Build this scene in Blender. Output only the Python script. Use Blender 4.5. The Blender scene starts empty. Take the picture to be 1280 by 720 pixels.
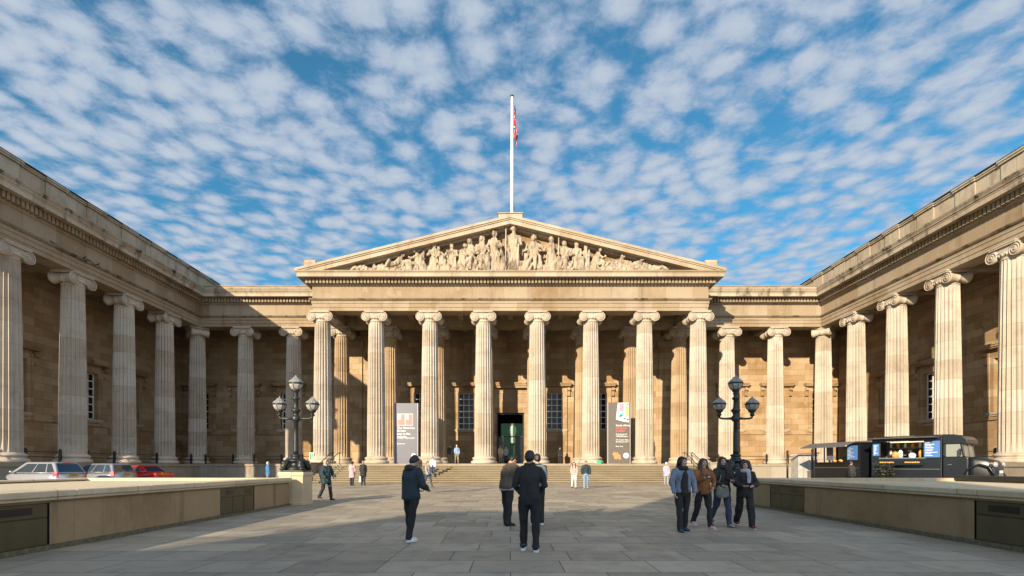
import bpy, bmesh, math, random
from mathutils import Vector, Matrix, Euler
R = math.radians
rnd = random.Random(7)
scene = bpy.context.scene
COL = scene.collection

# ------------------------------------------------------------------ helpers
SK = .72
class MB:
    """collects pieces and links them as ONE mesh object"""
    def __init__(s):
        s.v = []; s.f = []; s.m = []; s.s = []
    def add(s, verts, faces, mi=0, smooth=False):
        o = len(s.v)
        s.v += [tuple(p) for p in verts]
        for f in faces:
            s.f.append([i + o for i in f]); s.m.append(mi); s.s.append(smooth)
        return s
    def box(s, x0, x1, y0, y1, z0, z1, mi=0):
        v = [(x0,y0,z0),(x1,y0,z0),(x1,y1,z0),(x0,y1,z0),(x0,y0,z1),(x1,y0,z1),(x1,y1,z1),(x0,y1,z1)]
        return s.add(v, [(0,3,2,1),(4,5,6,7),(0,1,5,4),(1,2,6,5),(2,3,7,6),(3,0,4,7)], mi)
    def hexa(s, bottom, top, mi=0):
        v = list(bottom) + list(top); n = len(bottom)
        fs = [tuple(reversed(range(n))), tuple(range(n, 2*n))]
        fs += [(i, (i+1) % n, n + (i+1) % n, n + i) for i in range(n)]
        return s.add(v, fs, mi)
    def prism(s, poly, axis, a, b, mi=0):
        """poly: 2-D points; axis 'x': points are (y,z); 'y': (x,z); 'z': (x,y)"""
        def P(p, t):
            return {'x': (t, p[0], p[1]), 'y': (p[0], t, p[1]), 'z': (p[0], p[1], t)}[axis]
        return s.hexa([P(p, a) for p in poly], [P(p, b) for p in poly], mi)
    def lathe(s, prof, n=24, c=(0,0,0), mi=0, smooth=True, axis='z'):
        vs = []; fs = []
        for r, z in prof:
            for k in range(n):
                t = 2*math.pi*k/n
                a, b = r*math.cos(t), r*math.sin(t)
                p = {'z': (a, b, z), 'y': (a, z, b), 'x': (z, a, b)}[axis]
                vs.append((c[0]+p[0], c[1]+p[1], c[2]+p[2]))
        for i in range(len(prof)-1):
            for k in range(n):
                fs.append((i*n+k, i*n+(k+1) % n, (i+1)*n+(k+1) % n, (i+1)*n+k))
        fs.append(tuple(reversed(range(n)))); m = (len(prof)-1)*n
        fs.append(tuple(range(m, m+n)))
        return s.add(vs, fs, mi, smooth)
    def tube(s, pts, rad, n=8, mi=0, smooth=True, flat=None):
        """tapered tube along points; rad: numbers or (ra, rb)"""
        pts = [Vector(p) for p in pts]
        if not isinstance(rad, list): rad = [rad]*len(pts)
        vs = []; fs = []
        up = Vector(flat) if flat else None
        prev = None
        for i, p in enumerate(pts):
            d = (pts[min(i+1, len(pts)-1)] - pts[max(i-1, 0)])
            if d.length < 1e-9: d = Vector((0,0,1))
            d.normalize()
            if prev is None:
                u = up if up else (Vector((1,0,0)) if abs(d.x) < .8 else Vector((0,1,0)))
            else: u = prev
            u = (u - d*u.dot(d))
            if u.length < 1e-6: u = d.orthogonal()
            u.normalize(); prev = u
            w = d.cross(u)
            r = rad[i]; ra, rb = r if isinstance(r, (list, tuple)) else (r, r)
            for k in range(n):
                t = 2*math.pi*k/n
                vs.append(p + u*ra*math.cos(t) + w*rb*math.sin(t))
        for i in range(len(pts)-1):
            for k in range(n):
                fs.append((i*n+k, i*n+(k+1) % n, (i+1)*n+(k+1) % n, (i+1)*n+k))
        fs.append(tuple(reversed(range(n)))); m = (len(pts)-1)*n
        fs.append(tuple(range(m, m+n)))
        return s.add(vs, fs, mi, smooth)
    def ball(s, c, r, n=12, mi=0, rot=None):
        rx, ry, rz = r if isinstance(r, (list, tuple)) else (r, r, r)
        vs = []; fs = []; h = max(4, n//2)
        c = Vector(c)
        for i in range(1, h):
            a = math.pi*i/h
            for k in range(n):
                t = 2*math.pi*k/n
                p = Vector((rx*math.sin(a)*math.cos(t), ry*math.sin(a)*math.sin(t), -rz*math.cos(a)))
                if rot: p = rot @ p
                vs.append(c + p)
        for i in range(h-2):
            for k in range(n):
                fs.append((i*n+k, i*n+(k+1) % n, (i+1)*n+(k+1) % n, (i+1)*n+k))
        pb = Vector((0,0,-rz)); pt = Vector((0,0,rz))
        if rot: pb = rot @ pb; pt = rot @ pt
        vs += [c+pb, c+pt]; b = len(vs)-2
        for k in range(n):
            fs.append((b, (k+1) % n, k)); fs.append((b+1, (h-2)*n+k, (h-2)*n+(k+1) % n))
        return s.add(vs, fs, mi, True)
    def xform(s, M, start=0):
        s.v[start:] = [tuple(M @ Vector(p)) for p in s.v[start:]]
        return s
    def mesh(s, name, mats):
        me = bpy.data.meshes.new(name)
        me.from_pydata(s.v, [], s.f)
        if not isinstance(mats, (list, tuple)): mats = [mats]
        for m in mats: me.materials.append(m)
        me.polygons.foreach_set('material_index', s.m)
        me.polygons.foreach_set('use_smooth', s.s)
        me.update()
        return me
    def build(s, name, mats, parent=None, loc=None, rotz=0, bevel=0, seg=2):
        o = bpy.data.objects.new(name, s.mesh(name, mats)); COL.objects.link(o)
        if parent: o.parent = parent
        if loc: o.location = loc
        if rotz: o.rotation_euler = (0,0,rotz)
        if bevel:
            b = o.modifiers.new('bevel', 'BEVEL'); b.width = bevel; b.segments = seg
            b.limit_method = 'ANGLE'; b.angle_limit = R(35)
        return o

def bake(o, voxel=None, smooth=0, noise=0.0, nscale=6.0, seed=0, lift=.2):
    """voxel-union the pieces of o into one continuous skin"""
    if voxel:
        m = o.modifiers.new('r', 'REMESH'); m.mode = 'VOXEL'; m.voxel_size = voxel; m.use_smooth_shade = True
    if smooth:
        m = o.modifiers.new('s', 'SMOOTH'); m.factor = .5; m.iterations = smooth
    bpy.context.view_layer.update()
    dg = bpy.context.evaluated_depsgraph_get()
    me = bpy.data.meshes.new_from_object(o.evaluated_get(dg))
    old = o.data; o.modifiers.clear(); me.name = old.name
    if noise:
        from mathutils import noise as N
        off = Vector((seed*3.7, seed*1.3, seed*2.1))
        ns = [v.normal.copy() for v in me.vertices]
        for v, nn in zip(me.vertices, ns):
            p = Vector((v.co.x, v.co.y, v.co.z*.45))*nscale + off
            v.co += nn*noise*(N.noise(p)+lift)
    o.data = me; bpy.data.meshes.remove(old)
    for p in me.polygons: p.use_smooth = True
    return o

def dup(o, parent=None):
    c = o.copy(); COL.objects.link(c)
    if parent: c.parent = parent
    return c
def dup_tree(o, parent=None):
    c = dup(o, parent)
    for ch in list(o.children): dup_tree(ch, c)
    return c
def tag(o, label, cat, group=None):
    o['label'] = label; o['category'] = cat
    if group: o['group'] = group
    return o
def thing(name, label, cat, loc=(0,0,0), rotz=0, group=None):
    o = bpy.data.objects.new(name, None); COL.objects.link(o)
    o.location = loc; o.rotation_euler = (0,0,rotz); o.empty_display_size = .2
    return tag(o, label, cat, group)

# ------------------------------------------------------------------ camera facts
F, CX, HY = 634.0, 638.0, 582.0        # focal length and principal point in pixels of a 1280 wide picture
def G(y):                               # the forecourt rises very slightly to the steps
    return .05 + .07*min(max((y-10)/30, 0), 1)
def PX(px, D): return (px-CX)*D/F
def PZ(py, D): return 1.5 + (HY-py)*D/F
def PD(py):                             # distance of a ground pixel row
    D = F*1.45/(py-HY)
    for _ in range(6): D = F*(1.5-G(D))/(py-HY)
    return D

# ------------------------------------------------------------------ materials
class NT:
    def __init__(s, m):
        m.use_nodes = True; s.t = m.node_tree; s.n = s.t.nodes; s.l = s.t.links
        s.n.clear(); s.out = s.n.new('ShaderNodeOutputMaterial')
        s.p = s.n.new('ShaderNodeBsdfPrincipled'); s.l.new(s.p.outputs[0], s.out.inputs[0])
    def new(s, t, **k):
        n = s.n.new(t)
        for a, b in k.items(): setattr(n, a, b)
        return n
    def put(s, sock, v):
        if hasattr(v, 'is_linked') or hasattr(v, 'links'): s.l.new(v, sock)
        else: sock.default_value = v
    def math(s, op, a, b=None, c=None, clamp=False):
        n = s.new('ShaderNodeMath', operation=op, use_clamp=clamp)
        s.put(n.inputs[0], a)
        if b is not None: s.put(n.inputs[1], b)
        if c is not None: s.put(n.inputs[2], c)
        return n.outputs[0]
    def mix(s, fac, a, b, blend='MIX'):
        n = s.new('ShaderNodeMix', data_type='RGBA', blend_type=blend)
        s.put(n.inputs[0], fac); s.put(n.inputs[6], a); s.put(n.inputs[7], b)
        return n.outputs[2]
    def noise(s, vec, scale, detail=4, rough=.55, dist=0):
        n = s.new('ShaderNodeTexNoise')
        if vec is not None: s.l.new(vec, n.inputs['Vector'])
        n.inputs['Scale'].default_value = scale; n.inputs['Detail'].default_value = detail
        n.inputs['Roughness'].default_value = rough; n.inputs['Distortion'].default_value = dist
        return n.outputs['Fac']
    def ramp(s, fac, a, b, lo=0., hi=1., clamp=True):
        n = s.new('ShaderNodeMapRange', clamp=clamp, interpolation_type='SMOOTHSTEP' if clamp else 'LINEAR')
        s.put(n.inputs[0], fac); n.inputs[1].default_value = a; n.inputs[2].default_value = b
        n.inputs[3].default_value = lo; n.inputs[4].default_value = hi
        return n.outputs[0]
    def bump(s, h, strength=.3, dist=.02):
        n = s.new('ShaderNodeBump'); n.inputs['Strength'].default_value = strength; n.inputs['Distance'].default_value = dist
        s.put(n.inputs['Height'], h); s.l.new(n.outputs[0], s.p.inputs['Normal'])
    def pos(s): return s.new('ShaderNodeNewGeometry').outputs['Position']
    def scaled(s, vec, sx, sy, sz):
        n = s.new('ShaderNodeMapping'); s.l.new(vec, n.inputs[0]); n.inputs['Scale'].default_value = (sx, sy, sz)
        return n.outputs[0]
def c4(c, k=1): return (c[0]*k, c[1]*k, c[2]*k, 1)

def mat(name, col, rough=.6, metal=0, bump=0, bscale=60, var=.0, vscale=4, coat=0, emit=None, espec=.5):
    m = bpy.data.materials.new(name); t = NT(m)
    t.p.inputs['Roughness'].default_value = rough; t.p.inputs['Metallic'].default_value = metal
    t.p.inputs['Specular IOR Level'].default_value = espec
    if coat: t.p.inputs['Coat Weight'].default_value = coat; t.p.inputs['Coat Roughness'].default_value = .05
    co = t.new('ShaderNodeTexCoord').outputs['Object']
    if var:
        f = t.noise(co, vscale, 5)
        t.l.new(t.mix(t.ramp(f, .3, .7), c4(col, 1-var), c4(col, 1+var)), t.p.inputs['Base Color'])
    else: t.p.inputs['Base Color'].default_value = c4(col)
    if bump: t.bump(t.noise(co, bscale, 4), bump, .01)
    if emit:
        t.p.inputs['Emission Color'].default_value = c4(emit[0]); t.p.inputs['Emission Strength'].default_value = emit[1]
    return m

def stone(name, col, bw=1.6, bh=.62, var=.12, mortar=.62, stain=.35, stain_col=(.45,.40,.34), streak=.25,
          soot=0., msize=.012, bump=.35, patch=0.):
    if name not in ('low_wall_stone','coping_stone'): col = tuple(q*SK for q in col)
    m = bpy.data.materials.new(name); t = NT(m)
    P = t.pos(); sp = t.new('ShaderNodeSeparateXYZ'); t.l.new(P, sp.inputs[0])
    u = t.math('ADD', sp.outputs[0], sp.outputs[1])
    cb = t.new('ShaderNodeCombineXYZ'); t.l.new(u, cb.inputs[0]); t.l.new(sp.outputs[2], cb.inputs[1])
    b = t.new('ShaderNodeTexBrick', offset=.5, squash=1)
    t.l.new(cb.outputs[0], b.inputs['Vector'])
    for k, v in (('Scale', 1), ('Brick Width', bw), ('Row Height', bh), ('Mortar Size', msize), ('Mortar Smooth', .3), ('Bias', 0)):
        b.inputs[k].default_value = v
    warm = (col[0]*(1-var*.7), col[1]*(1-var*1.1), col[2]*(1-var*1.7))
    b.inputs['Color1'].default_value = c4(col, 1+var*.6); b.inputs['Color2'].default_value = c4(warm)
    b.inputs['Mortar'].default_value = c4(col, mortar)
    c = b.outputs['Color']
    big = t.noise(P, .45, 6, .6)
    c = t.mix(t.ramp(big, .45, .72, 0, stain), c, c4(stain_col), 'MULTIPLY')
    if patch:
        c = t.mix(t.ramp(t.noise(P, 1.1, 3), .62, .68, 0, patch), c, c4((col[0]*1.22, col[1]*1.25, col[2]*1.3)))
    if streak:
        sv = t.scaled(P, 1.6, 1.6, .13)
        c = t.mix(t.ramp(t.noise(sv, 1.0, 5, .6), .52, .75, 0, streak), c, (.36,.33,.30,1), 'MULTIPLY')
    if soot:
        sv = t.scaled(P, .9, .9, .5)
        c = t.mix(t.ramp(t.noise(sv, 1.3, 6, .68), .50, .66, 0, soot), c, (.13,.12,.11,1), 'MULTIPLY')
    mott = t.noise(P, 7, 5, .65)
    c = t.mix(.55, c, t.mix(mott, (.62,.60,.57,1), (1.22,1.22,1.22,1)), 'MULTIPLY')
    t.l.new(c, t.p.inputs['Base Color'])
    t.p.inputs['Roughness'].default_value = .88; t.p.inputs['Specular IOR Level'].default_value = .25
    h = t.math('SUBTRACT', t.math('MULTIPLY', t.noise(P, 22, 5, .65), .5), b.outputs['Fac'])
    t.bump(h, bump, .02)
    return m

def drum_stone(name, col):
    """column shafts: every drum a slightly different stone"""
    col = tuple(q*SK for q in col)
    m = bpy.data.materials.new(name); t = NT(m)
    P = t.pos(); sp = t.new('ShaderNodeSeparateXYZ'); t.l.new(P, sp.inputs[0])
    oi = t.new('ShaderNodeObjectInfo')
    zz = t.math('ADD', t.math('DIVIDE', sp.outputs[2], 1.36), t.math('MULTIPLY', oi.outputs['Random'], .6))
    fl = t.math('FLOOR', zz); fr = t.math('FRACT', zz)
    w = t.new('ShaderNodeTexWhiteNoise', noise_dimensions='2D')
    cb = t.new('ShaderNodeCombineXYZ'); t.l.new(fl, cb.inputs[0]); t.l.new(t.math('MULTIPLY', oi.outputs['Random'], 57.3), cb.inputs[1])
    t.l.new(cb.outputs[0], w.inputs['Vector'])
    c = t.mix(w.outputs['Value'], c4((col[0]*.84, col[1]*.80, col[2]*.73)), c4(col, 1.08))
    j = t.math('LESS_THAN', t.math('ABSOLUTE', t.math('SUBTRACT', fr, .5)), .494)
    c = t.mix(j, t.mix(1, c, (.6,.56,.5,1), 'MULTIPLY'), c)
    n1 = t.noise(P, .9, 6, .65)
    c = t.mix(t.ramp(n1, .45, .72, 0, .45), c, (.55,.49,.42,1), 'MULTIPLY')
    sv = t.scaled(P, 3.5, 3.5, .2)
    c = t.mix(t.ramp(t.noise(sv, 1.0, 5, .6), .55, .72, 0, .35), c, (.45,.42,.39,1), 'MULTIPLY')
    c = t.mix(.45, c, t.mix(t.noise(P, 9, 5, .65), (.65,.63,.6,1), (1.2,1.2,1.2,1)), 'MULTIPLY')
    t.l.new(c, t.p.inputs['Base Color'])
    t.p.inputs['Roughness'].default_value = .9; t.p.inputs['Specular IOR Level'].default_value = .2
    t.bump(t.noise(P, 26, 5, .65), .3, .015)
    return m

def paving():
    m = bpy.data.materials.new('york_stone_paving'); t = NT(m)
    P = t.pos()
    wob = t.new('ShaderNodeVectorMath', operation='ADD'); t.l.new(P, wob.inputs[0])
    b = t.new('ShaderNodeTexBrick', offset=.43, offset_frequency=2, squash=.72, squash_frequency=3)
    t.l.new(P, b.inputs['Vector'])
    for k, v in (('Scale', 1), ('Brick Width', 1.3), ('Row Height', .86), ('Mortar Size', .009), ('Mortar Smooth', .2), ('Bias', -.1)):
        b.inputs[k].default_value = v
    b.inputs['Color1'].default_value = (.40,.345,.265,1); b.inputs['Color2'].default_value = (.262,.226,.174,1)
    b.inputs['Mortar'].default_value = (.085,.078,.066,1)
    c = b.outputs['Color']
    # second, coarser slab variation so that neighbouring flags differ
    b2 = t.new('ShaderNodeTexBrick', offset=.43, offset_frequency=2, squash=.72, squash_frequency=3)
    t.l.new(P, b2.inputs['Vector'])
    for k, v in (('Scale', 1), ('Brick Width', 1.3), ('Row Height', .86), ('Mortar Size', 0), ('Bias', .1)):
        b2.inputs[k].default_value = v
    b2.inputs['Color1'].default_value = (1.12,1.1,1.06,1); b2.inputs['Color2'].default_value = (.80,.81,.83,1)
    off = t.new('ShaderNodeVectorMath', operation='ADD'); t.l.new(P, off.inputs[0]); off.inputs[1].default_value = (13*1.3, 26*.86, 0); t.l.new(off.outputs[0], b2.inputs['Vector'])
    c = t.mix(.8, c, b2.outputs['Color'], 'MULTIPLY')
    n1 = t.noise(P, .35, 6, .6); n2 = t.noise(P, 2.3, 6, .65); n3 = t.noise(P, 14, 5, .7)
    c = t.mix(t.ramp(n1, .35, .7, 0, .4), c, (.62,.60,.58,1), 'MULTIPLY')
    c = t.mix(t.ramp(n2, .5, .72, 0, .35), c, (.50,.48,.46,1), 'MULTIPLY')
    c = t.mix(.5, c, t.mix(n3, (.7,.7,.7,1), (1.18,1.18,1.18,1)), 'MULTIPLY')
    v = t.new('ShaderNodeTexVoronoi'); t.l.new(P, v.inputs['Vector']); v.inputs['Scale'].default_value = 1.7
    spot = t.math('MULTIPLY', t.math('LESS_THAN', v.outputs['Distance'], .045), t.math('GREATER_THAN', n1, .47))
    c = t.mix(t.math('MULTIPLY', spot, .55), c, (.10,.10,.10,1))
    t.l.new(c, t.p.inputs['Base Color'])
    t.l.new(t.ramp(n2, .3, .7, .5, .82), t.p.inputs['Roughness'])
    t.p.inputs['Specular IOR Level'].default_value = .35
    h = t.math('SUBTRACT', t.math('ADD', t.math('MULTIPLY', n3, .3), t.math('MULTIPLY', n2, .5)), b.outputs['Fac'])
    t.bump(h, .5, .012)
    return m

M = {}
M['wall'] = stone('ashlar_wall', (.51,.385,.25), 1.55, .60, .28, .50, .55, (.55,.46,.37), .35, patch=.45)
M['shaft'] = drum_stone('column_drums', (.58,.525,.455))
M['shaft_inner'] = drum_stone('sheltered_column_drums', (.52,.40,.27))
M['carved'] = stone('carved_stone', (.61,.535,.44), 9, 9, .05, .9, .5, (.60,.53,.45), .45, msize=0)
M['statue'] = stone('pediment_sculpture_stone', (.53,.44,.33), 9, 9, .05, .9, .8, (.45,.37,.28), .6, soot=.6, msize=0)
M['entab'] = stone('entablature_stone', (.42,.345,.255), 2.4, 1.6, .22, .70, .5, (.62,.52,.42), .40, patch=.4)
M['cornice'] = stone('cornice_stone', (.55,.475,.375), 2.1, 1.6, .12, .7, .4, (.6,.53,.46), .45, soot=.65)
M['gutter'] = stone('soot_stained_gutter', (.50,.44,.35), 2.1, 1.6, .1, .6, .5, (.5,.46,.4), .5, soot=.95)
M['lead'] = mat('dark_lead_capping', (.035,.035,.034), .6, 0, .2, 20, .2, 2)
M['sooty'] = stone('soot_and_shadow_moulding', (.30,.245,.175), 2.4, 1.6, .2, .6, .6, (.4,.36,.3), .5, soot=.8)  # soot, with the moulding's shadow line also put into the dark colour
M['parapet'] = stone('parapet_stone', (.53,.46,.36), 2.1, 1.6, .14, .6, .5, (.55,.50,.44), .5, soot=.25)
M['pediment'] = stone('pediment_stone', (.52,.445,.345), 2.2, 1.6, .14, .7, .45, (.64,.56,.47), .4, patch=.2)
M['podium'] = stone('podium_stone', (.42,.38,.32), 2.0, 1.7, .12, .6, .5, (.5,.47,.43), .6)
M['riser'] = stone('shaded_step_riser', (.20,.165,.105), 2.2, 9, .12, .6, .4)  # shade lines under the nosings, put into a darker riser colour
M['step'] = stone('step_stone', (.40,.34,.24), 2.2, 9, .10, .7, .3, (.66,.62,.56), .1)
M['floor_stone'] = stone('portico_floor_stone', (.40,.35,.28), 1.4, 9, .1, .7, .3)
M['island'] = stone('low_wall_stone', (.33,.235,.135), 2.6, 9, .12, .6, .6, (.50,.43,.34), .6, msize=.004, bump=.4)
M['coping'] = stone('coping_stone', (.58,.48,.34), 1.9, 9, .12, .5, .45, (.6,.55,.48), .2)
M['gravel'] = mat('gravel_bed', (.55,.46,.31), .95, 0, .8, 90, .25, 30)
M['paving'] = paving()
M['iron'] = mat('dark_green_iron', (.011,.013,.012), .42, .0, .35, 40, .3, 8)
M['black'] = mat('black_metal', (.018,.018,.018), .4, 0, .15, 50)
M['bronze_door'] = mat('olive_brown_hatch', (.075,.060,.026), .55, 0, .15, 30, .12, 3)
M['hatch_dark'] = mat('hatch_black_vent', (.008,.008,.008), .4)
M['white'] = mat('white_paint', (.75,.74,.70), .5, 0, .1, 40, .08, 6)
M['glass_dark'] = mat('dark_window_glass', (.014,.015,.016), .10, 0, .25, 2.2, .6, 1.6, espec=.3)
M['interior'] = mat('dark_interior', (.05,.042,.033), .8)
M['lantern_glass'] = mat('frosted_lantern_glass', (.33,.32,.29), .2, 0, .1, 30, .25, 9)
M['steel'] = mat('stainless_rail', (.45,.45,.43), .3, .9)
M['roof'] = mat('lead_roof', (.16,.165,.17), .6, 0, .2, 20, .2, 2)
SUN, SKY, EXPO, HA, HB = 5.0, .051, 0.88, 15.6, 24.7
CL = (5.8, 6.6, 7.6)
GLOW = 2.4; SKYMUL = (.60,1.75,1.78,1)
# ================================================================== the museum building
S = 4.83; FL = 1.67; CT = 15.25
Y1, Y2, YW, XC, XW = 45.7, 50.9, 55.4, 31.4, 35.9
museum = thing('museum_building', 'Greek temple style stone museum with columned portico, carved pediment and two side wings', 'building')

# ---- column: shaft with children base and capital
def shaft_mesh():
    mb = MB(); nf = 20; per = 7; H0, H1 = .62, CT-FL-.93; rows = 14
    vs = []; n = nf*per
    for i in range(rows+1):
        t = i/rows; z = H0+(H1-H0)*t
        r = .815 - .145*(t**1.55)
        fade = 1.0
        if i == 0 or i == rows: fade = .25
        for k in range(nf):
            for j in range(per):
                q = j/per
                if q < .13: d = 0
                else:
                    w = (q-.13)/.87; d = .135*math.sin(math.pi*w)**.6 if 0 < w < 1 else 0
                a = 2*math.pi*(k+q)/nf
                rr = r-d*fade*(r/.8)
                vs.append((rr*math.cos(a), rr*math.sin(a), z))
    fs = [(i*n+k, i*n+(k+1) % n, (i+1)*n+(k+1) % n, (i+1)*n+k) for i in range(rows) for k in range(n)]
    fs.append(tuple(range(rows*n, rows*n+n)))
    mb.add(vs, fs)
    return mb.mesh('column', M['shaft'])
def base_mesh():
    mb = MB()
    prof = [(1.07,0),(1.13,.04),(1.15,.13),(1.12,.22),(1.06,.26),(.97,.29),(.93,.34),(.95,.39),(1.0,.41),(1.03,.47),(1.0,.54),(.93,.57),(.88,.60),(.83,.66)]
    mb.lathe(prof, 40)
    return mb.mesh('base', M['carved'])
def capital_mesh():
    mb = MB()
    mb.lathe([(.66,-.03),(.70,.02),(.70,.06),(.66,.08),(.66,.16),(.72,.2),(.80,.30),(.82,.38),(.78,.44)], 32)
    for k in range(20):                       # egg and dart
        a = 2*math.pi*k/20
        mb.ball((.78*math.cos(a), .78*math.sin(a), .3), (.075,.075,.10), 6)
    for sx in (-1, 1):
        prof = [(.40,-.74),(.40,-.66),(.37,-.6),(.27,-.28),(.255,-.06),(.30,-.03),(.30,.03),(.255,.06),(.27,.28),(.37,.6),(.40,.66),(.40,.74)]
        mb.lathe(prof, 20, (sx*.74, 0, .385), axis='y')
        for sy in (-1, 1):
            pts = []
            for i in range(46):
                t = i/45; a = math.pi/2 - sx*t*2*math.pi*2.4
                r = .375*(1-t)**1.0 + .06
                pts.append((sx*.74 + r*math.cos(a), sy*.76, .385 + r*math.sin(a)))
            mb.tube(pts, [.036*(1-.5*i/45) for i in range(46)], 5)
            mb.ball((sx*.74, sy*.76, .385), (.07,.04,.07), 8)
    mb.box(-.76,.76,-.70,.70,.46,.73)
    for sy in (-1, 1):
        mb.tube([(-.74, sy*.755, .775),(0, sy*.755, .74),(.74, sy*.755, .775)], .03, 5)
        mb.tube([(-.62, sy*.74, .44),(0, sy*.74, .47),(.62, sy*.74, .44)], .03, 5)
    mb.box(-.84,.84,-.84,.84,.765,.86)
    mb.box(-.88,.88,-.88,.88,.862,.93)
    return mb.mesh('capital', M['carved'])
SH, BA, CA = shaft_mesh(), base_mesh(), capital_mesh()
def column(x, y, rot=0):
    o = bpy.data.objects.new('column', SH); COL.objects.link(o); o.parent = museum
    o.location = (x, y, FL); o.rotation_euler = (0,0,rot)
    b = bpy.data.objects.new('base', BA); COL.objects.link(b); b.parent = o
    c = bpy.data.objects.new('capital', CA); COL.objects.link(c); c.parent = o; c.location = (0,0,CT-FL-.93)
    return o
for k in range(8):
    column((k-3.5)*S, Y1)
for k in range(12):
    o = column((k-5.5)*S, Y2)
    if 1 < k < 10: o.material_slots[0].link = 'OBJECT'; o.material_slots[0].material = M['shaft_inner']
for sx in (-1, 1):
    column(sx*XC, Y2, R(45)*sx)
    for j in range(1, 6): column(sx*XC, Y2-j*S, R(90))
    column(sx*(XC+S), Y2-5*S)

# ---- entablature: mitred sweeps of a profile along the face line, one part per stretch
PATH = [(-44,26.1),(-30.75,26.1),(-30.75,50.2),(-17.55,50.2),(-17.55,45.05),(17.55,45.05),(17.55,50.2),(30.75,50.2),(30.75,26.1),(44,26.1)]
def offs(path, d):
    out = []
    for i, p in enumerate(path):
        ns = []
        for a, b in ((i-1, i), (i, i+1)):
            if a < 0 or b >= len(path): continue
            dx, dy = path[b][0]-path[a][0], path[b][1]-path[a][1]; L = math.hypot(dx, dy)
            ns.append((dy/L, -dx/L))
        if len(ns) == 1: n = ns[0]
        else:
            n = (ns[0][0]+ns[1][0], ns[0][1]+ns[1][1])      # axis-aligned path: the sum is the mitre
            if abs(ns[0][0]-ns[1][0]) < 1e-6 and abs(ns[0][1]-ns[1][1]) < 1e-6: n = ns[0]
        out.append((p[0]+n[0]*d, p[1]+n[1]*d))
    return out
def sweep(mb, prof, i0, i1, path=PATH, mi=0):
    rings = [offs(path, d) for d, z in prof]; n = len(prof)
    for i in range(i0, i1):
        a = [(rings[k][i][0], rings[k][i][1], prof[k][1]) for k in range(n)]
        b = [(rings[k][i+1][0], rings[k][i+1][1], prof[k][1]) for k in range(n)]
        mb.add(a+b, [tuple(range(n)), tuple(reversed(range(n, 2*n)))] + [(k, n+k, n+(k+1) % n, (k+1) % n) for k in range(n)], mi)
STRETCH = [(0,2),(2,3),(3,6),(6,7),(7,9)]     # left wing, left link, portico, right link, right wing
ARCH = [(-1.3,15.25),(0,15.25),(0,15.55),(.05,15.56),(.05,15.87),(.10,15.88),(.10,16.12),(-1.3,16.12)]
ARMO = [(-1.29,16.121),(.11,16.121),(.19,16.14),(.27,16.24),(.27,16.30),(-1.29,16.30)]
FRIE = [(-1.28,16.302),(.03,16.302),(.03,17.38),(.10,17.41),(.15,17.48),(-1.28,17.48)]
CORN = [(-1.3,17.482),(.17,17.482),(.20,17.985),(.28,17.99),(.95,17.965),(.98,17.93),(1.02,17.93),(1.02,18.22),(1.05,18.24),(1.07,18.30),(1.15,18.36),(1.17,18.43),(-1.3,18.52)]
GUTT = [(.3,18.46),(1.06,18.44),(1.12,18.50),(1.20,18.62),(1.22,18.70),(.3,18.74)]
for a, b in STRETCH:
    mb = MB(); sweep(mb, ARCH, a, b); mb.build('architrave', M['entab'], museum)
    mb = MB(); sweep(mb, ARMO, a, b); mb.build('architrave_moulding', M['sooty'], museum)
    if a != 3:
        mb = MB(); sweep(mb, GUTT, a, b); mb.build('gutter', M['gutter'] if a in (0, 7) else M['cornice'], museum)
    mb = MB(); sweep(mb, FRIE, a, b); mb.build('frieze', M['entab'], museum)
    mb = MB(); sweep(mb, CORN, a, b); mb.build('cornice', M['pediment'] if a == 3 else M['cornice'], museum)
    mb = MB()                                  # dentils
    o1, o2 = offs(PATH, .16), offs(PATH, .52)
    for i in range(a, b):
        (x0, y0), (x1, y1) = o2[i], o2[i+1]
        (p0, q0), (p1, q1) = o1[i], o1[i+1]
        if abs(x1-x0) > abs(y1-y0):
            lo, hi = sorted((x0, x1)); n = int((hi-lo)/.30)
            for k in range(n):
                c = lo+.02+(hi-lo-.04)*(k+.5)/n
                mb.box(c-.095, c+.095, min(y0, q0), max(y0, q0), 17.54, 17.962)
        else:
            lo, hi = sorted((y0, y1)); n = int((hi-lo)/.30)
            for k in range(n):
                c = lo+.02+(hi-lo-.04)*(k+.5)/n
                mb.box(min(x0, p0), max(x0, p0), c-.095, c+.095, 17.54, 17.962)
    mb.build('dentil_band', M['entab'], museum)
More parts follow.
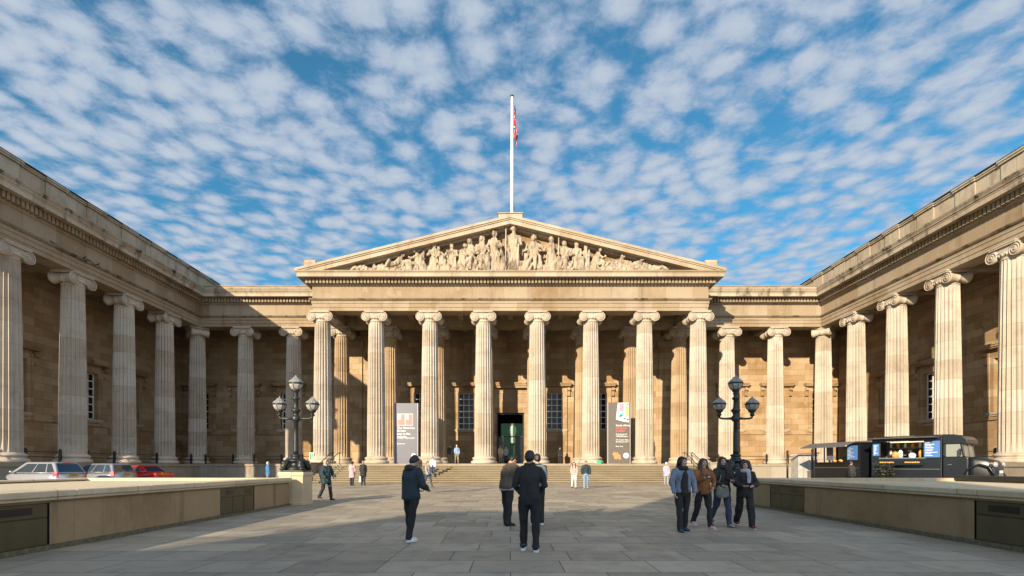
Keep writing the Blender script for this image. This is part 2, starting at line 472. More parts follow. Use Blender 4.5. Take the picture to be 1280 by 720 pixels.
# blocking course over the links, parapets over the wings
for a in (2, 6):
    mb = MB()
    sweep(mb, [(-1.2,18.50),(.16,18.50),(.16,18.86),(.20,18.88),(.20,18.96),(.06,18.98),(.06,19.20),(.1,19.22),(.1,19.28),(-1.2,19.28)], a, a+1)
    mb.build('blocking_course', M['entab'], museum)
for sx in (-1, 1):
    mb = MB(); cp = MB()
    xf = sx*31.0
    def bx(m_, xa, xb, y0, y1, z0, z1): m_.box(min(sx*xa, sx*xb), max(sx*xa, sx*xb), y0, y1, z0, z1)
    bx(mb, 31.02, 31.9, 26.5, 53.6, 18.49, 20.45)
    bx(mb, 30.72, 31.02, 26.3, 53.4, 18.49, 18.95)
    bx(mb, 31.902, 44, 26.5, 27.3, 18.49, 20.45)
    bx(cp, 30.90, 32.0, 26.35, 53.7, 20.45, 20.56)
    bx(cp, 30.84, 32.02, 26.30, 53.75, 20.562, 20.66)
    y = 27.2
    while y < 53:
        bx(mb, 30.94, 31.019, y, min(y+1.5, 53.55), 18.951, 20.447)
        bx(cp, 30.82, 32.05, y-.08, min(y+1.58, 53.8), 20.45, 20.575)
        bx(cp, 30.76, 32.07, y-.12, min(y+1.62, 53.85), 20.577, 20.70)
        y += 3.3
    lead = MB(); bx(lead, 30.74, 32.1, 26.2, 53.9, 20.703, 20.735)
    p = mb.build('parapet', M['parapet'], museum); cp.build('coping', M['parapet'], p); lead.build('lead_capping', M['lead'], p)

# ---- portico: pediment
mb = MB()
yf, yb = 43.95, 60.0
xe, ze, za = 18.70, 18.62, 23.22              # eaves end and apex of the raking cornice (top)
sl = (za-ze)/xe
def rake(mb, y0, y1, ztop_off, zbot_off, xend, mi=0):
    """one raking course of vertical thickness, mitred at the apex"""
    for sx in (-1, 1):
        a = (0, za+ztop_off); b = (sx*xend, za+ztop_off-sl*xend); c = (sx*xend, za+zbot_off-sl*xend); d = (0, za+zbot_off)
        q = [a, b, c, d] if sx < 0 else [a, d, c, b]
        mb.prism(q, 'y', y0, y1, mi)
rake(mb, 43.90, 45.3, 0, -.22, 18.72)
rake(mb, 43.97, 45.3, -.222, -.34, 18.66)
rake(mb, 44.04, 45.3, -.342, -.70, 18.55)
rake(mb, 44.75, 45.3, -.702, -.86, 17.9)
rk = mb.build('raking_cornice', M['pediment'], museum)
mb = MB(); z0 = 18.50
hx = (za-.5-z0)/sl
mb.prism([(-hx, z0), (hx, z0), (0, za-.5)], 'y', 45.28, 45.9)
mb.build('tympanum', M['wall'], museum)
mb = MB()                                      # roof of the portico, behind the pediment
for sx in (-1, 1):
    q = [(0, za-.03), (sx*18.5, za-.03-sl*18.5), (sx*18.5, za-.4-sl*18.5), (0, za-.4)]
    mb.prism(q if sx < 0 else [q[0], q[3], q[2], q[1]], 'y', 45.302, 72)
mb.box(-60,-31.95,27.4,90,18.0,18.48); mb.box(31.95,60,27.4,90,18.0,18.48)
mb.box(-31.9,-17.6,51.42,90,18.0,18.46); mb.box(17.6,31.9,51.42,90,18.0,18.46)
mb.box(-17.3,17.3,46.4,71.8,18.0,18.3)
mb.build('roof', M['roof'], museum)
mb = MB()
mb.box(-1.05,1.05,43.98,45.2,za-.24,za+.13)
ak = mb.build('acroterion_block', M['pediment'], museum)
MB().box(-1.12,1.12,43.9,45.25,za+.132,za+.2).build('block_cap', M['pediment'], ak)
for sx in (-1, 1):
    MB().box(min(sx*17.0, sx*18.0), max(sx*17.0, sx*18.0), 44.2, 45.4, 18.8, 19.42).build('acroterion_block', M['pediment'], museum)

# ---- the sculptures in the pediment: one carved figure each
def fig(kind, px, top, w, seed, flip=1, base=336.0, arm=0):
    D = 44.62; x = PX(px, D); zb = 18.47; zt = PZ(top, D); h = zt-zb
    mb = MB(); r = random.Random(seed)
    W = w*D/F*1.15
    hr = max(.17, min(.27, h*.082))
    if kind == 'stand':
        mb.tube([(0,0,0),(0,0,h*.3),(0,-.02,h*.55),(0,0,h*.72),(0,0,h*.83)], [(W*.40,.30),(W*.33,.27),(W*.25,.22),(W*.34,.25),(W*.16,.15)], 12)
        mb.ball((0,-.05,h-hr), (hr,hr,hr*1.2), 10); mb.tube([(0,0,h*.8),(0,-.03,h-hr)], hr*.6, 8)
        for s in (-1, 1):
            e = (s*W*.46, -.12, h*.56+.05*r.random()); hnd = (s*W*(.15+.3*r.random()), -.3, h*(.45+.25*r.random()))
            mb.tube([(s*W*.30,0,h*.78), e, hnd], [.13,.11,.08], 7)
        for k in range(7):
            xx = (k/6-.5)*W*.7; mb.tube([(xx,-.27+.1*abs(xx)/W,.0),(xx*.8,-.22,h*.5)], [.07,.04], 5)
    elif kind == 'seat':
        mb.box(-W*.35,W*.35,.0,.4,0,h*.38)
        mb.tube([(0,.1,h*.33),(0,.05,h*.55),(0,0,h*.72),(0,0,h*.82)], [(W*.30,.27),(W*.25,.22),(W*.32,.24),(W*.15,.14)], 12)
        mb.ball((flip*.05,-.05,h-hr), (hr,hr,hr*1.2), 10); mb.tube([(0,0,h*.8),(0,-.03,h-hr)], hr*.6, 8)
        for s in (-1, 1):
            kx = s*W*.20+flip*W*.16; mb.tube([(s*W*.12,.05,h*.38),(kx,-.42,h*.42),(kx+.05*flip,-.4,h*.04)], [.24,.2,.15], 8)
            mb.tube([(s*W*.27,0,h*.76),(s*W*.42,-.1,h*.56),(s*W*.2+flip*.15,-.36,h*(.48+.1*r.random()))], [.13,.11,.08], 7)
        mb.tube([(-W*.3,-.28,.05),(0,-.36,h*.22),(W*.3,-.28,.05)], [.14,.2,.14], 7)
        mb.tube([(flip*W*.1,-.3,h*.4),(flip*W*.3,-.4,h*.2),(flip*W*.38,-.35,0.02)], [.2,.22,.2], 7)
    elif kind == 'kneel':
        mb.tube([(-flip*W*.25,0,.1),(-flip*W*.1,0,h*.35),(flip*W*.03,0,h*.65),(flip*W*.12,-.03,h*.82)], [(W*.33,.26),(W*.28,.24),(W*.25,.22),(W*.12,.13)], 12)
        mb.ball((flip*W*.2,-.1,h-hr), (hr,hr,hr*1.15), 10)
        mb.tube([(0,-.1,h*.3),(flip*W*.4,-.3,h*.34),(flip*W*.34,-.3,.02)], [.22,.19,.14], 8)
        mb.tube([(flip*W*.05,-.15,h*.72),(flip*W*.35,-.3,h*.55),(flip*W*.5,-.35,h*.62)], [.13,.1,.08], 7)
        mb.tube([(-flip*W*.1,-.1,.1),(-flip*W*.45,-.15,.1)], [.25,.15], 8)
    elif kind == 'wing':
        fig_parts = [(-W*.45,.1,h*.05),(-W*.38,.12,h*.5),(-W*.1,.1,h*.98)]
        mb.tube([(p[0]*-flip, p[1], p[2]) for p in fig_parts], [(.12,.08),(.3,.1),(.16,.07)], 8)
    elif kind == 'recline':
        mb.tube([(-flip*W*.48,0,.18),(-flip*W*.2,-.1,h*.45),(flip*W*.05,-.05,h*.4),(flip*W*.28,0,h*.66),(flip*W*.36,0,h*.78)], [(.16,.16),(.22,.24),(.25,.3),(.27,.24),(.12,.12)], 10)
        mb.ball((flip*W*.40,-.05,max(h-hr, hr)), (hr,hr,hr*1.1), 10)
        mb.tube([(-flip*W*.45,-.3,.12),(-flip*W*.12,-.35,h*.55),(flip*W*.05,-.2,h*.3)], [.1,.16,.2], 8)
        mb.tube([(flip*W*.3,-.1,h*.62),(flip*W*.48,-.28,h*.35),(flip*W*.3,-.35,.1)], [.13,.11,.09], 7)
        mb.tube([(-W*.45,-.1,.08),(W*.45,-.1,.08)], [.14,.18], 8)
    elif kind == 'beast':
        mb.tube([(-flip*W*.4,0,h*.5),(0,0,h*.62),(flip*W*.3,0,h*.66)], [(.16,.2),(.2,.26),(.16,.2)], 10)
        mb.tube([(flip*W*.28,-.05,h*.62),(flip*W*.44,-.12,h-.14),(flip*W*.56,-.16,h-.2)], [.16,.14,.08], 8)
        for q in (-.34,-.2,.2,.32):
            mb.tube([(flip*W*q,-.12,h*.5),(flip*W*q+.03,-.15,.0)], [.11,.06], 6)
        mb.ball((flip*W*.05,.1,h*.3), (W*.4,.25,h*.32), 10)
    elif kind == 'rock':
        for k in range(6):
            mb.ball(((r.random()-.5)*W*.8,(r.random()-.6)*.4,h*.25*r.random()), (W*.24,.26,h*(.3+.3*r.random())), 8)
    o = mb.build('sculpture', M['statue'], museum, (x, D, zb))
    bake(o, .036, 1, .10 if h > 1 else .06, 5.0, seed, 0)
    for v in o.data.vertices: v.co.z = max(v.co.z, .0); v.co.y = min(v.co.y, .62)
    return o
FIGS = [('recline',448,331.5,16,1),('rock',463,330.5,13,1),('rock',476,325,16,1),('recline',492,316.5,26,1),('beast',508,320,15,1),
        ('kneel',523,312,20,-1),('wing',532,310,14,-1),('stand',543,304.5,15,1),('kneel',552,309,16,-1),('stand',565,305.5,15,1),
        ('kneel',578,305,14,1),('seat',588,299,20,-1),('seat',602,295.5,20,1),('stand',618,289,17,1),('kneel',627.5,305,9,-1),('stand',642,281.5,19,1),('beast',651,323,14,-1),
        ('seat',668,294,25,-1),('stand',689,295.5,17,1),('seat',706,302,20,-1),('seat',720,303,17,1),('stand',732,307.5,13,1),
        ('kneel',746,310,18,1),('recline',758,319.5,24,-1),('beast',771,319,15,1),('beast',783,321,15,-1),('beast',795,323,14,1),('beast',806,326,13,-1),('recline',823,331,22,-1)]
for i, (k, px, tp, w, fl) in enumerate(FIGS): fig(k, px, tp, w, i+3, fl)
for i in range(24):
    px = 470+i*14.8+rnd.uniform(-3,3); tp = 336-(336-(283+abs(px-640)*.262))*rnd.uniform(.42,.66); fig('rock', px, tp, 15, 60+i)
for px, tp in ((632,286),(698,297),(736,312)):
    x = PX(px, 44.3); MB().tube([(x,44.3,18.45),(x+.03,44.3,PZ(tp,44.3))], .05, 6).build('stone_spear', M['carved'], museum)
MB().tube([(PX(648,44.4)-.1,44.4,18.5),(PX(648,44.4),44.4,20.9)], [.12,.07], 8).build('stone_pillar', M['carved'], museum)

# ---- walls with true openings
def wall(mb, axis, c, a0, a1, z0, z1, holes, depth, nsign):
    """vertical wall sheet at axis=c with rectangular holes (a,b,z,z) and their reveals"""
    A = sorted({a0, a1} | {h[0] for h in holes} | {h[1] for h in holes}); Z = sorted({z0, z1} | {h[2] for h in holes} | {h[3] for h in holes})
    def P(a, d, z): return (a, c+d, z) if axis == 'y' else (c+d, a, z)
    for i in range(len(A)-1):
        for j in range(len(Z)-1):
            ma, mz = (A[i]+A[i+1])/2, (Z[j]+Z[j+1])/2
            if any(h[0] < ma < h[1] and h[2] < mz < h[3] for h in holes): continue
            mb.add([P(A[i],0,Z[j]),P(A[i+1],0,Z[j]),P(A[i+1],0,Z[j+1]),P(A[i],0,Z[j+1])], [(0,1,2,3)])
    for h in holes:
        d = depth*nsign
        q = [(h[0],h[2]),(h[1],h[2]),(h[1],h[3]),(h[0],h[3])]
        for k in range(4):
            (p, z), (p2, zz) = q[k], q[(k+1) % 4]
            mb.add([P(p,0,z),P(p2,0,zz),P(p2,d,zz),P(p,d,z)], [(0,1,2,3)])
WW, WZ0, WZ1 = .88, 5.45, 9.45
wx = [n*S for n in (-7,-6,-5,-2,-1,1,2,5,6,7)]
niche = [n*S for n in (-3,3)]
holes = [(x-WW, x+WW, WZ0, WZ1) for x in wx if abs(x) < XW-1.2] + [(-1.5, 1.5, FL, 7.27)]
mb = MB(); wall(mb, 'y', YW, -XW, XW, FL, 16.4, holes, .6, 1)
mb.build('wall', M['wall'], museum)
wing_y = (48.0, 43.2, 36.7)
for sx in (-1, 1):
    mb = MB(); wall(mb, 'x', sx*XW, 31.3, YW, FL, 16.4, [(y-WW, y+WW, WZ0, WZ1) for y in wing_y], .6, sx)
    wall(mb, 'y', 31.3, min(sx*XW, sx*60), max(sx*XW, sx*60), FL, 18.0, [], .5, 1)
    mb.build('wall', M['wall'], museum)
# antae / pilasters, sill band and crowning band along the walls
for n in (-3.5, 3.5):
    mb = MB()
    mb.box(n*S-.75, n*S+.75, YW-.16, YW-.002, FL+.6, 14.3); mb.box(n*S-.92, n*S+.92, YW-.26, YW-.003, FL, FL+.6); mb.box(n*S-.9, n*S+.9, YW-.3, YW-.003, 14.3, 15.0)
    mb.build('pilaster', M['wall'], museum)
for sx in (-1, 1):
    for yy in (YW-.9,):
        a, b = sorted((sx*(XW-.16), sx*(XW-.002))); MB().box(a, b, yy-.7, yy+.7, FL+.6, 14.3).build('pilaster', M['wall'], museum)
segs = [(-XW+.01, -17.2), (17.2, XW-.01)]
for a, b in segs:
    MB().box(a, b, YW-.10, YW-.003, 4.90, 5.12).build('string_course', M['wall'], museum)
for sx in (-1, 1):
    a, b = sorted((sx*(XW-.10), sx*(XW-.003))); MB().box(a, b, 31.32, YW-.11, 4.90, 5.12).build('string_course', M['wall'], museum)
mb = MB()
mb.box(-XW+.31, XW-.31, YW-.18, YW-.004, 15.0, 15.28); mb.box(-XW+.31, XW-.31, YW-.30, YW-.005, 15.282, 15.6)
for sx in (-1, 1):
    a, b = sorted((sx*(XW-.18), sx*(XW-.004))); mb.box(a, b, 31.32, YW-.31, 15.0, 15.28)
    a, b = sorted((sx*(XW-.30), sx*(XW-.005))); mb.box(a, b, 31.32, YW-.31, 15.282, 15.6)
mb.build('wall_cornice', M['entab'], museum)
# coffered ceilings and the beams that carry them
mb = MB()
mb.box(-16.24,16.24,46.34,YW+.3,16.22,16.5); mb.box(-36.2,-32.03,27.38,YW+.3,16.22,16.5); mb.box(32.03,36.2,27.38,YW+.3,16.22,16.5)
mb.box(-32.02,-16.25,51.47,YW+.3,16.22,16.5); mb.box(16.25,32.02,51.47,YW+.3,16.22,16.5)
mb.build('ceiling', M['entab'], museum)
def beam(*a): MB().box(*a).build('ceiling_beam', M['entab'], museum)
beam(-16.22,16.22,Y2-.62,Y2+.62,15.252,15.75); beam(-16.22,16.22,Y2-.70,Y2+.70,15.752,16.218)
beam(-16.22,16.22,46.36,46.75,15.75,16.215)
beam(-16.22,16.22,YW-.75,YW-.305,15.6,16.215)
for n in range(-3, 4):
    for yy in ((46.76, Y2-.71), (Y2+.71, YW-.76)): beam(n*S-.25, n*S+.25, yy[0], yy[1], 15.9, 16.214)
for k in range(-6, 7):
    if abs(k) >= 4:
        beam(k*S+S/2*(1 if k < 0 else -1)-.35, k*S+S/2*(1 if k < 0 else -1)+.35, Y2+.62, YW-.31, 15.5, 16.216)
for sx in (-1, 1):
    for j in range(0, 6):
        a, b = sorted((sx*32.06, sx*(XW-.31))); y = Y2-j*S; beam(a, b, y-.35, y+.35, 15.5, 16.216)


# ---- windows: surround with children frame, pane and sill
def window_meshes(tall):
    w = WW; z0 = FL-WZ0+.02 if tall else -.40; top = WZ1-WZ0
    sr = MB()
    for s in (-1, 1):
        a, b = sorted((s*w, s*(w+.42))); sr.box(a, b, -.10, -.002, z0, top+.42)
        a, b = sorted((s*(w+.30), s*(w+.46))); sr.box(a, b, -.16, -.101, z0, top+.44)
        # console brackets
        a, b = sorted((s*(w+.50), s*(w+.80)))
        sr.box(a, b, -.14, -.003, top-.40, top+.62)
        sr.lathe([(.17,a),(.17,b)], 12, (0,-.20,top+.36), axis='x', smooth=False)
        sr.lathe([(.10,a+.03),(.10,b-.03)], 10, (0,-.14,top-.28), axis='x', smooth=False)
    sr.box(-w-.42, w+.42, -.101, -.003, top+.001, top+.418)
    sr.box(-w-.46, w+.46, -.06, -.002, top+.44, top+.66)
    sr.box(-w-.84, w+.84, -.46, -.003, top+.68, top+.80); sr.box(-w-.90, w+.90, -.54, -.003, top+.802, top+.92); sr.box(-w-.95, w+.95, -.60, -.003, top+.922, top+1.02)
    if tall:
        sr.box(-w+.02, w-.02, -.05, -.003, z0+.5, -.55)
    sl_ = MB(); sl_.box(-w-.5, w+.5, -.22, .3, -.16, -.002); sl_.box(-w-.44, w+.44, -.15, -.002, -.28, -.162)
    fr = MB(); y0, y1 = .30, .40
    fr.box(-w, -w+.09, y0, y1, 0, top); fr.box(w-.09, w, y0, y1, 0, top); fr.box(-w+.09, w-.09, y0, y1, 0, .10); fr.box(-w+.09, w-.09, y0, y1, top-.09, top)
    for k in (1, 2):
        x = -w+2*w*k/3; fr.box(x-.038, x+.038, y0+.02, y1-.01, .10, top-.09)
    for k in range(1, 6):
        z = top*k/6; t = .06 if k == 3 else .038; fr.box(-w+.09, w-.09, y0+.01, y1-.02, z-t, z+t)
    pn = MB(); pn.box(-w+.02, w-.02, .36, .375, .02, top-.02)
    return [x.mesh(n, m) for x, n, m in ((sr,'window',M['wall']),(fr,'frame',M['white']),(pn,'pane',M['glass_dark']),(sl_,'sill',M['carved']))]
WT, WS = window_meshes(True), window_meshes(False)
def window(x, y, rot, ms):
    o = bpy.data.objects.new('window', ms[0]); COL.objects.link(o); o.parent = museum; o.location = (x, y, WZ0); o.rotation_euler = (0,0,rot)
    for me in ms[1:]:
        c = bpy.data.objects.new(me.name.split('.')[0], me); COL.objects.link(c); c.parent = o
for x in wx:
    if abs(x) < XW-1.2: window(x, YW, 0, WT if abs(x) < 12 else WS)
for y in wing_y:
    window(-XW, y, R(90), WS); window(XW, y, R(-90), WS)
# brackets and side panels of the blind bays n=3
# ---- doorway
mb = MB()
for s in (-1, 1):
    a, b = sorted((s*1.5, s*2.1)); mb.box(a, b, YW-.14, YW-.002, FL, 9.3)
    a, b = sorted((s*1.95, s*2.16)); mb.box(a, b, YW-.22, YW-.141, FL, 9.32)
    a, b = sorted((s*2.24, s*2.75)); mb.box(a, b, YW-.16, YW-.003, FL, 9.9)
    mb.lathe([(.26,a+.05),(.26,b-.05)], 14, (0,YW-.30,9.55), axis='x', smooth=False); mb.lathe([(.15,a+.08),(.15,b-.08)], 12, (0,YW-.22,8.6), axis='x', smooth=False)
mb.box(-1.5,1.5,YW-.12,YW-.003,7.27,8.85); mb.box(-1.25,1.25,YW-.15,YW-.121,7.5,8.6)
mb.box(-2.1,2.1,YW-.142,YW-.004,8.852,9.299); mb.box(-2.3,2.3,YW-.10,YW-.002,9.34,9.88)
mb.box(-2.95,2.95,YW-.62,YW-.003,9.92,10.12); mb.box(-3.05,3.05,YW-.74,YW-.003,10.122,10.32); mb.box(-3.12,3.12,YW-.82,YW-.003,10.322,10.48)
mb.build('door_surround', M['wall'], museum)
mb = MB()
mb.box(-1.5,-1.36,YW+.2,YW+.32,FL,7.27); mb.box(1.36,1.5,YW+.2,YW+.32,FL,7.27); mb.box(-1.36,1.36,YW+.2,YW+.32,7.1,7.27); mb.box(-1.36,1.36,YW+.2,YW+.32,4.6,4.72)
for x in (-.7, 0, .7): mb.box(x-.04, x+.04, YW+.22, YW+.3, FL, 4.6)
dr = mb.build('entrance_door', M['black'], museum)
MB().box(.72,1.33,YW+.25,YW+.262,FL+.1,4.58).build('pane', M['glass_dark'], dr); MB().box(-1.33,-.72,YW+.25,YW+.262,FL+.1,4.58).build('pane', M['glass_dark'], dr)
mb = MB()                                      # the dark hall behind the door
mb.box(-4,4,YW+8,YW+8.2,FL,9); mb.box(-4.2,-4,YW+.7,YW+8,FL,9); mb.box(4,4.2,YW+.7,YW+8,FL,9); mb.box(-4,4,YW+.7,YW+8,9,9.2)
mb.box(-4,-1.51,YW+.61,YW+.7,FL,9); mb.box(1.51,4,YW+.61,YW+.7,FL,9); mb.box(-1.51,1.51,YW+.61,YW+.7,7.28,9)
mb.build('entrance_hall', M['interior'], museum)
# ---- podium, floor and steps
mb = MB()
def pod(x0, x1, y0, y1): mb.box(x0, x1, y0, y1, -.3, FL-.24)
pod(-62,-30.25,25.55,100); pod(30.25,62,25.55,100); pod(-30.249,30.249,49.55,100); pod(-18.3,18.3,44.42,49.549)
mb.build('podium', M['podium'], museum)
mb = MB()
for x0,x1,y0,y1 in ((-62,-30.17,25.47,100),(30.17,62,25.47,100),(-30.169,30.169,49.47,100),(-18.38,18.38,44.40,49.469)): mb.box(x0,x1,y0,y1,FL-.239,FL)
mb.build('podium_floor', M['floor_stone'], museum)
N = 11; y0, y1 = 40.0, 44.40; rise = (FL-G(40))/N
mb = MB()
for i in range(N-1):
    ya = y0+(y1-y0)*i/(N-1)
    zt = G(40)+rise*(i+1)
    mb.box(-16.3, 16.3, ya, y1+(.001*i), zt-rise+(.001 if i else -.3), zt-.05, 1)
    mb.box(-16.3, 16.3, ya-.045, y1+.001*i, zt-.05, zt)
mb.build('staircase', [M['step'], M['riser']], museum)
mb = MB()
for s in (-1, 1):
    a, b = sorted((s*16.31, s*18.35)); mb.box(a, b, 41.3, 44.39, -.2, FL-.02)
    a, b = sorted((s*16.25, s*18.42)); mb.box(a, b, 41.22, 44.385, FL-.018, FL+.10)
mb.build('stair_cheek_block', M['podium'], museum)
# ================================================================== ground
mb = MB()
ys = [-260, 10, 40, 46, 260]; xs = [-320, 320]
for i in range(len(ys)-1):
    mb.add([(xs[0],ys[i],G(ys[i])),(xs[1],ys[i],G(ys[i])),(xs[1],ys[i+1],G(ys[i+1])),(xs[0],ys[i+1],G(ys[i+1]))], [(0,1,2,3)])
g = mb.build('ground', M['paving']); g['kind'] = 'structure'

# ================================================================== low walls with raised beds
M['moss'] = mat('mossy_wall_foot', (.12,.105,.06), .9, 0, .5, 50, .3, 12)
def low_wall(xf, xb, ya, yb, sx, hatches, label):
    """xf: face towards the forecourt; xb: back edge; sx: side"""
    t = thing('low_wall', label, 'wall', (0,0,0))
    top = 1.07; kerb = 1.064 if sx < 0 else 1.17
    def B(mb, xa, xbb, y0, y1, z0, z1, mi=0): mb.box(min(sx*xa, sx*xbb), max(sx*xa, sx*xbb), y0, y1, z0, z1, mi)
    mb = MB(); y = ya; hs = sorted(hatches)
    for h0, h1 in hs + [(yb, None)]:
        B(mb, xf, xf+.45, y, h0, -.1, .86)
        if h1 is None: break
        B(mb, xf+.12, xf+.45, h0, h1, -.1, .86); y = h1
    B(mb, xf+.02, xf+.45, ya, yb, .861, .90)
    B(mb, xf+.451, xb, yb-.45, yb, -.1, .9)
    B(mb, xb-.40, xb, ya, yb-.451, -.1, 1.0)
    mb.build('wall_body', M['island'], t)
    mb = MB()
    y = ya
    while y < yb-.01:
        y2 = min(y+1.9, yb)
        B(mb, xf-.07, xf+.62, y+.004, y2-.004, .902, .955); B(mb, xf-.10, xf+.62, y+.004, y2-.004, .956, top); y = y2
    B(mb, xf+.621, xb-.01, yb-.62, yb+.06, .902, top-.003)
    mb.build('coping', M['coping'], t, bevel=.02)
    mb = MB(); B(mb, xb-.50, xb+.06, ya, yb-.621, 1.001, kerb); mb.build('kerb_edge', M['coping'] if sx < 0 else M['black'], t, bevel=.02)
    mb = MB(); B(mb, xf+.46, xb-.41, ya, yb-.46, -.1, .97); mb.build('gravel_fill', M['gravel'], t)
    mb = MB(); B(mb, xf-.05, xf-.001, ya, yb, 0, .14); mb.build('wall_foot', M['moss'], t)
    for h0, h1 in hs:
        mb = MB()
        B(mb, xf+.03, xf+.119, h0+.01, h1-.01, .142, .855)
        n = 3; w = (h1-h0-.06)/n
        for k in range(n):
            a = h0+.03+k*w
            B(mb, xf+.005, xf+.029, a+.012, a+w-.012, .15, .60)
        B(mb, xf+.005, xf+.029, h0+.04, h1-.04, .625, .85)
        hh = mb.build('hatch', M['bronze_door'], t)
        mb = MB()
        for q in (.16, .70):
            a = h0+(h1-h0)*q; B(mb, xf-.002, xf+.004, a, a+(h1-h0)*.2, .68, .80)
        mb.build('vent', M['hatch_dark'], hh)
        mb = MB(); B(mb, xf+.001, xf+.11, h1-.009, h1+.012, .14, .858); mb.build('hatch_edge', M['hatch_dark'], hh)
    return t
low_wall(7.95, 15.2, -6, 18.25, -1, [(5.6,8.75),(13.9,15.75)], 'sunlit low stone wall in front of the three parked cars')
low_wall(8.55, 15.6, -6, 17.9, 1, [(6.6,9.35),(14.75,16.7)], 'shaded low stone wall along the forecourt in front of the black food truck')

# piers that carry the lamps
def pier(x, y, label):
    t = thing('stone_pier', label, 'pier', (x, y, 0))
    mb = MB(); mb.box(-.44,.44,-.44,.44,-.1,1.12); mb.box(-.48,.48,-.48,.48,-.1,.16); mb.build('pier_body', M['coping'], t, bevel=.015)
    mb = MB(); mb.box(-.47,.47,-.47,.47,1.121,1.26); mb.build('pier_cap', M['coping'], t, bevel=.03)
pier(-7.97, 18.85, 'square stone pier at the end of the sunlit low wall, carrying a lamp')
pier(8.35, 18.8, 'square stone pier behind the four walking women, under the three globe lamp')

# ---- street lamps
def lantern(x, y, z, r, lamp):
    mb = MB()
    prof = [(r*math.sin(math.pi*a/14)+.005, -r*math.cos(math.pi*a/14)) for a in range(1, 9)]
    mb.lathe(prof, 8, (0,0,0), smooth=False)
    g = mb.build('lantern', M['lantern_glass'], lamp, (x, y, z))
    mb = MB()
    mb.lathe([(r*1.0,.02),(r*1.06,.05),(r*1.0,.09),(r*.80,r*.52),(r*.44,r*.84),(r*.40,r*.88),(r*.40,r*.98),(r*.15,r*1.02),(.03,r*1.16),(.012,r*1.3)], 8, smooth=False)
    mb.build('hood', M['hood'], g)
    mb = MB()
    for k in range(8):
        a = 2*math.pi*(k)/8
        mb.tube([((r+.008)*math.sin(math.pi*q/14)*math.cos(a), (r+.008)*math.sin(math.pi*q/14)*math.sin(a), -(r+.008)*math.cos(math.pi*q/14)) for q in range(1, 9)], .009, 4)
    mb.lathe([(r*1.02,-.015),(r*1.07,.0),(r*1.07,.03),(r*1.0,.045)], 16)
    mb.lathe([(.05,-r-.20),(.09,-r-.14),(.06,-r-.08),(.13,-r-.02),(.15,-r+.05),(.10,-r+.07)], 12)
    mb.build('cage', M['iron'], g)
M['hood'] = mat('lantern_hood_glass', (.20,.20,.195), .25, 0, .1, 30, .3, 12)
def street_lamp(x, y, label):
    t = thing('street_lamp', label, 'lamp', (x, y, 1.262), 0, 'three globe iron lamps on stone piers')
    mb = MB(); r = random.Random(5)
    mb.box(-.40,.40,-.40,.40,0,.07)
    mb.lathe([(.36,.07),(.34,.14),(.25,.22),(.2,.3),(.22,.36),(.30,.40),(.30,.44),(.2,.48),(.15,.56),(.19,.6),(.19,.63),(.12,.67)], 16)
    for k in range(4):                       # crouching scroll figures at the corners
        a = math.pi/4+k*math.pi/2; ca, sa = math.cos(a), math.sin(a)
        mb.tube([(ca*.46,sa*.46,.08),(ca*.44,sa*.44,.22),(ca*.34,sa*.34,.36),(ca*.24,sa*.24,.44)], [.10,.13,.11,.06], 8)
        mb.ball((ca*.43,sa*.43,.34), .10, 8); mb.ball((ca*.5,sa*.5,.12), (.10,.10,.08), 8)
    mb.build('base', M['iron'], t)
    mb = MB()
    mb.lathe([(.10,.66),(.095,.8),(.085,1.4),(.078,1.86),(.12,1.88),(.15,1.93),(.15,2.05),(.11,2.09),(.09,2.14),(.12,2.2),(.16,2.26),(.17,2.30),(.10,2.36),(.085,2.42),(.08,2.66),(.12,2.70),(.14,2.74),(.08,2.79),(.07,2.86),(.10,2.9),(.09,2.94)], 16)
    mb.build('post', M['iron'], t)
    mb = MB()
    for s in (-1, 1):
        mb.tube([(s*.10,0,1.99),(s*.34,0,1.975),(s*.52,0,1.985),(s*.60,0,2.02),(s*.62,0,2.10)], [.05,.038,.036,.04,.045], 8)
        mb.ball((s*.62,0,2.11), (.09,.09,.05), 10)
    mb.build('arm', M['iron'], t)
    for s in (-1, 1): lantern(s*.61, 0, 2.50, .238, t)
    lantern(0, 0, 3.27, .255, t)
street_lamp(-7.97, 18.85, 'dark iron lamp with three globe lanterns on the pier of the sunlit low wall')
street_lamp(8.35, 18.8, 'dark iron lamp with three globe lanterns rising behind the four walking women')

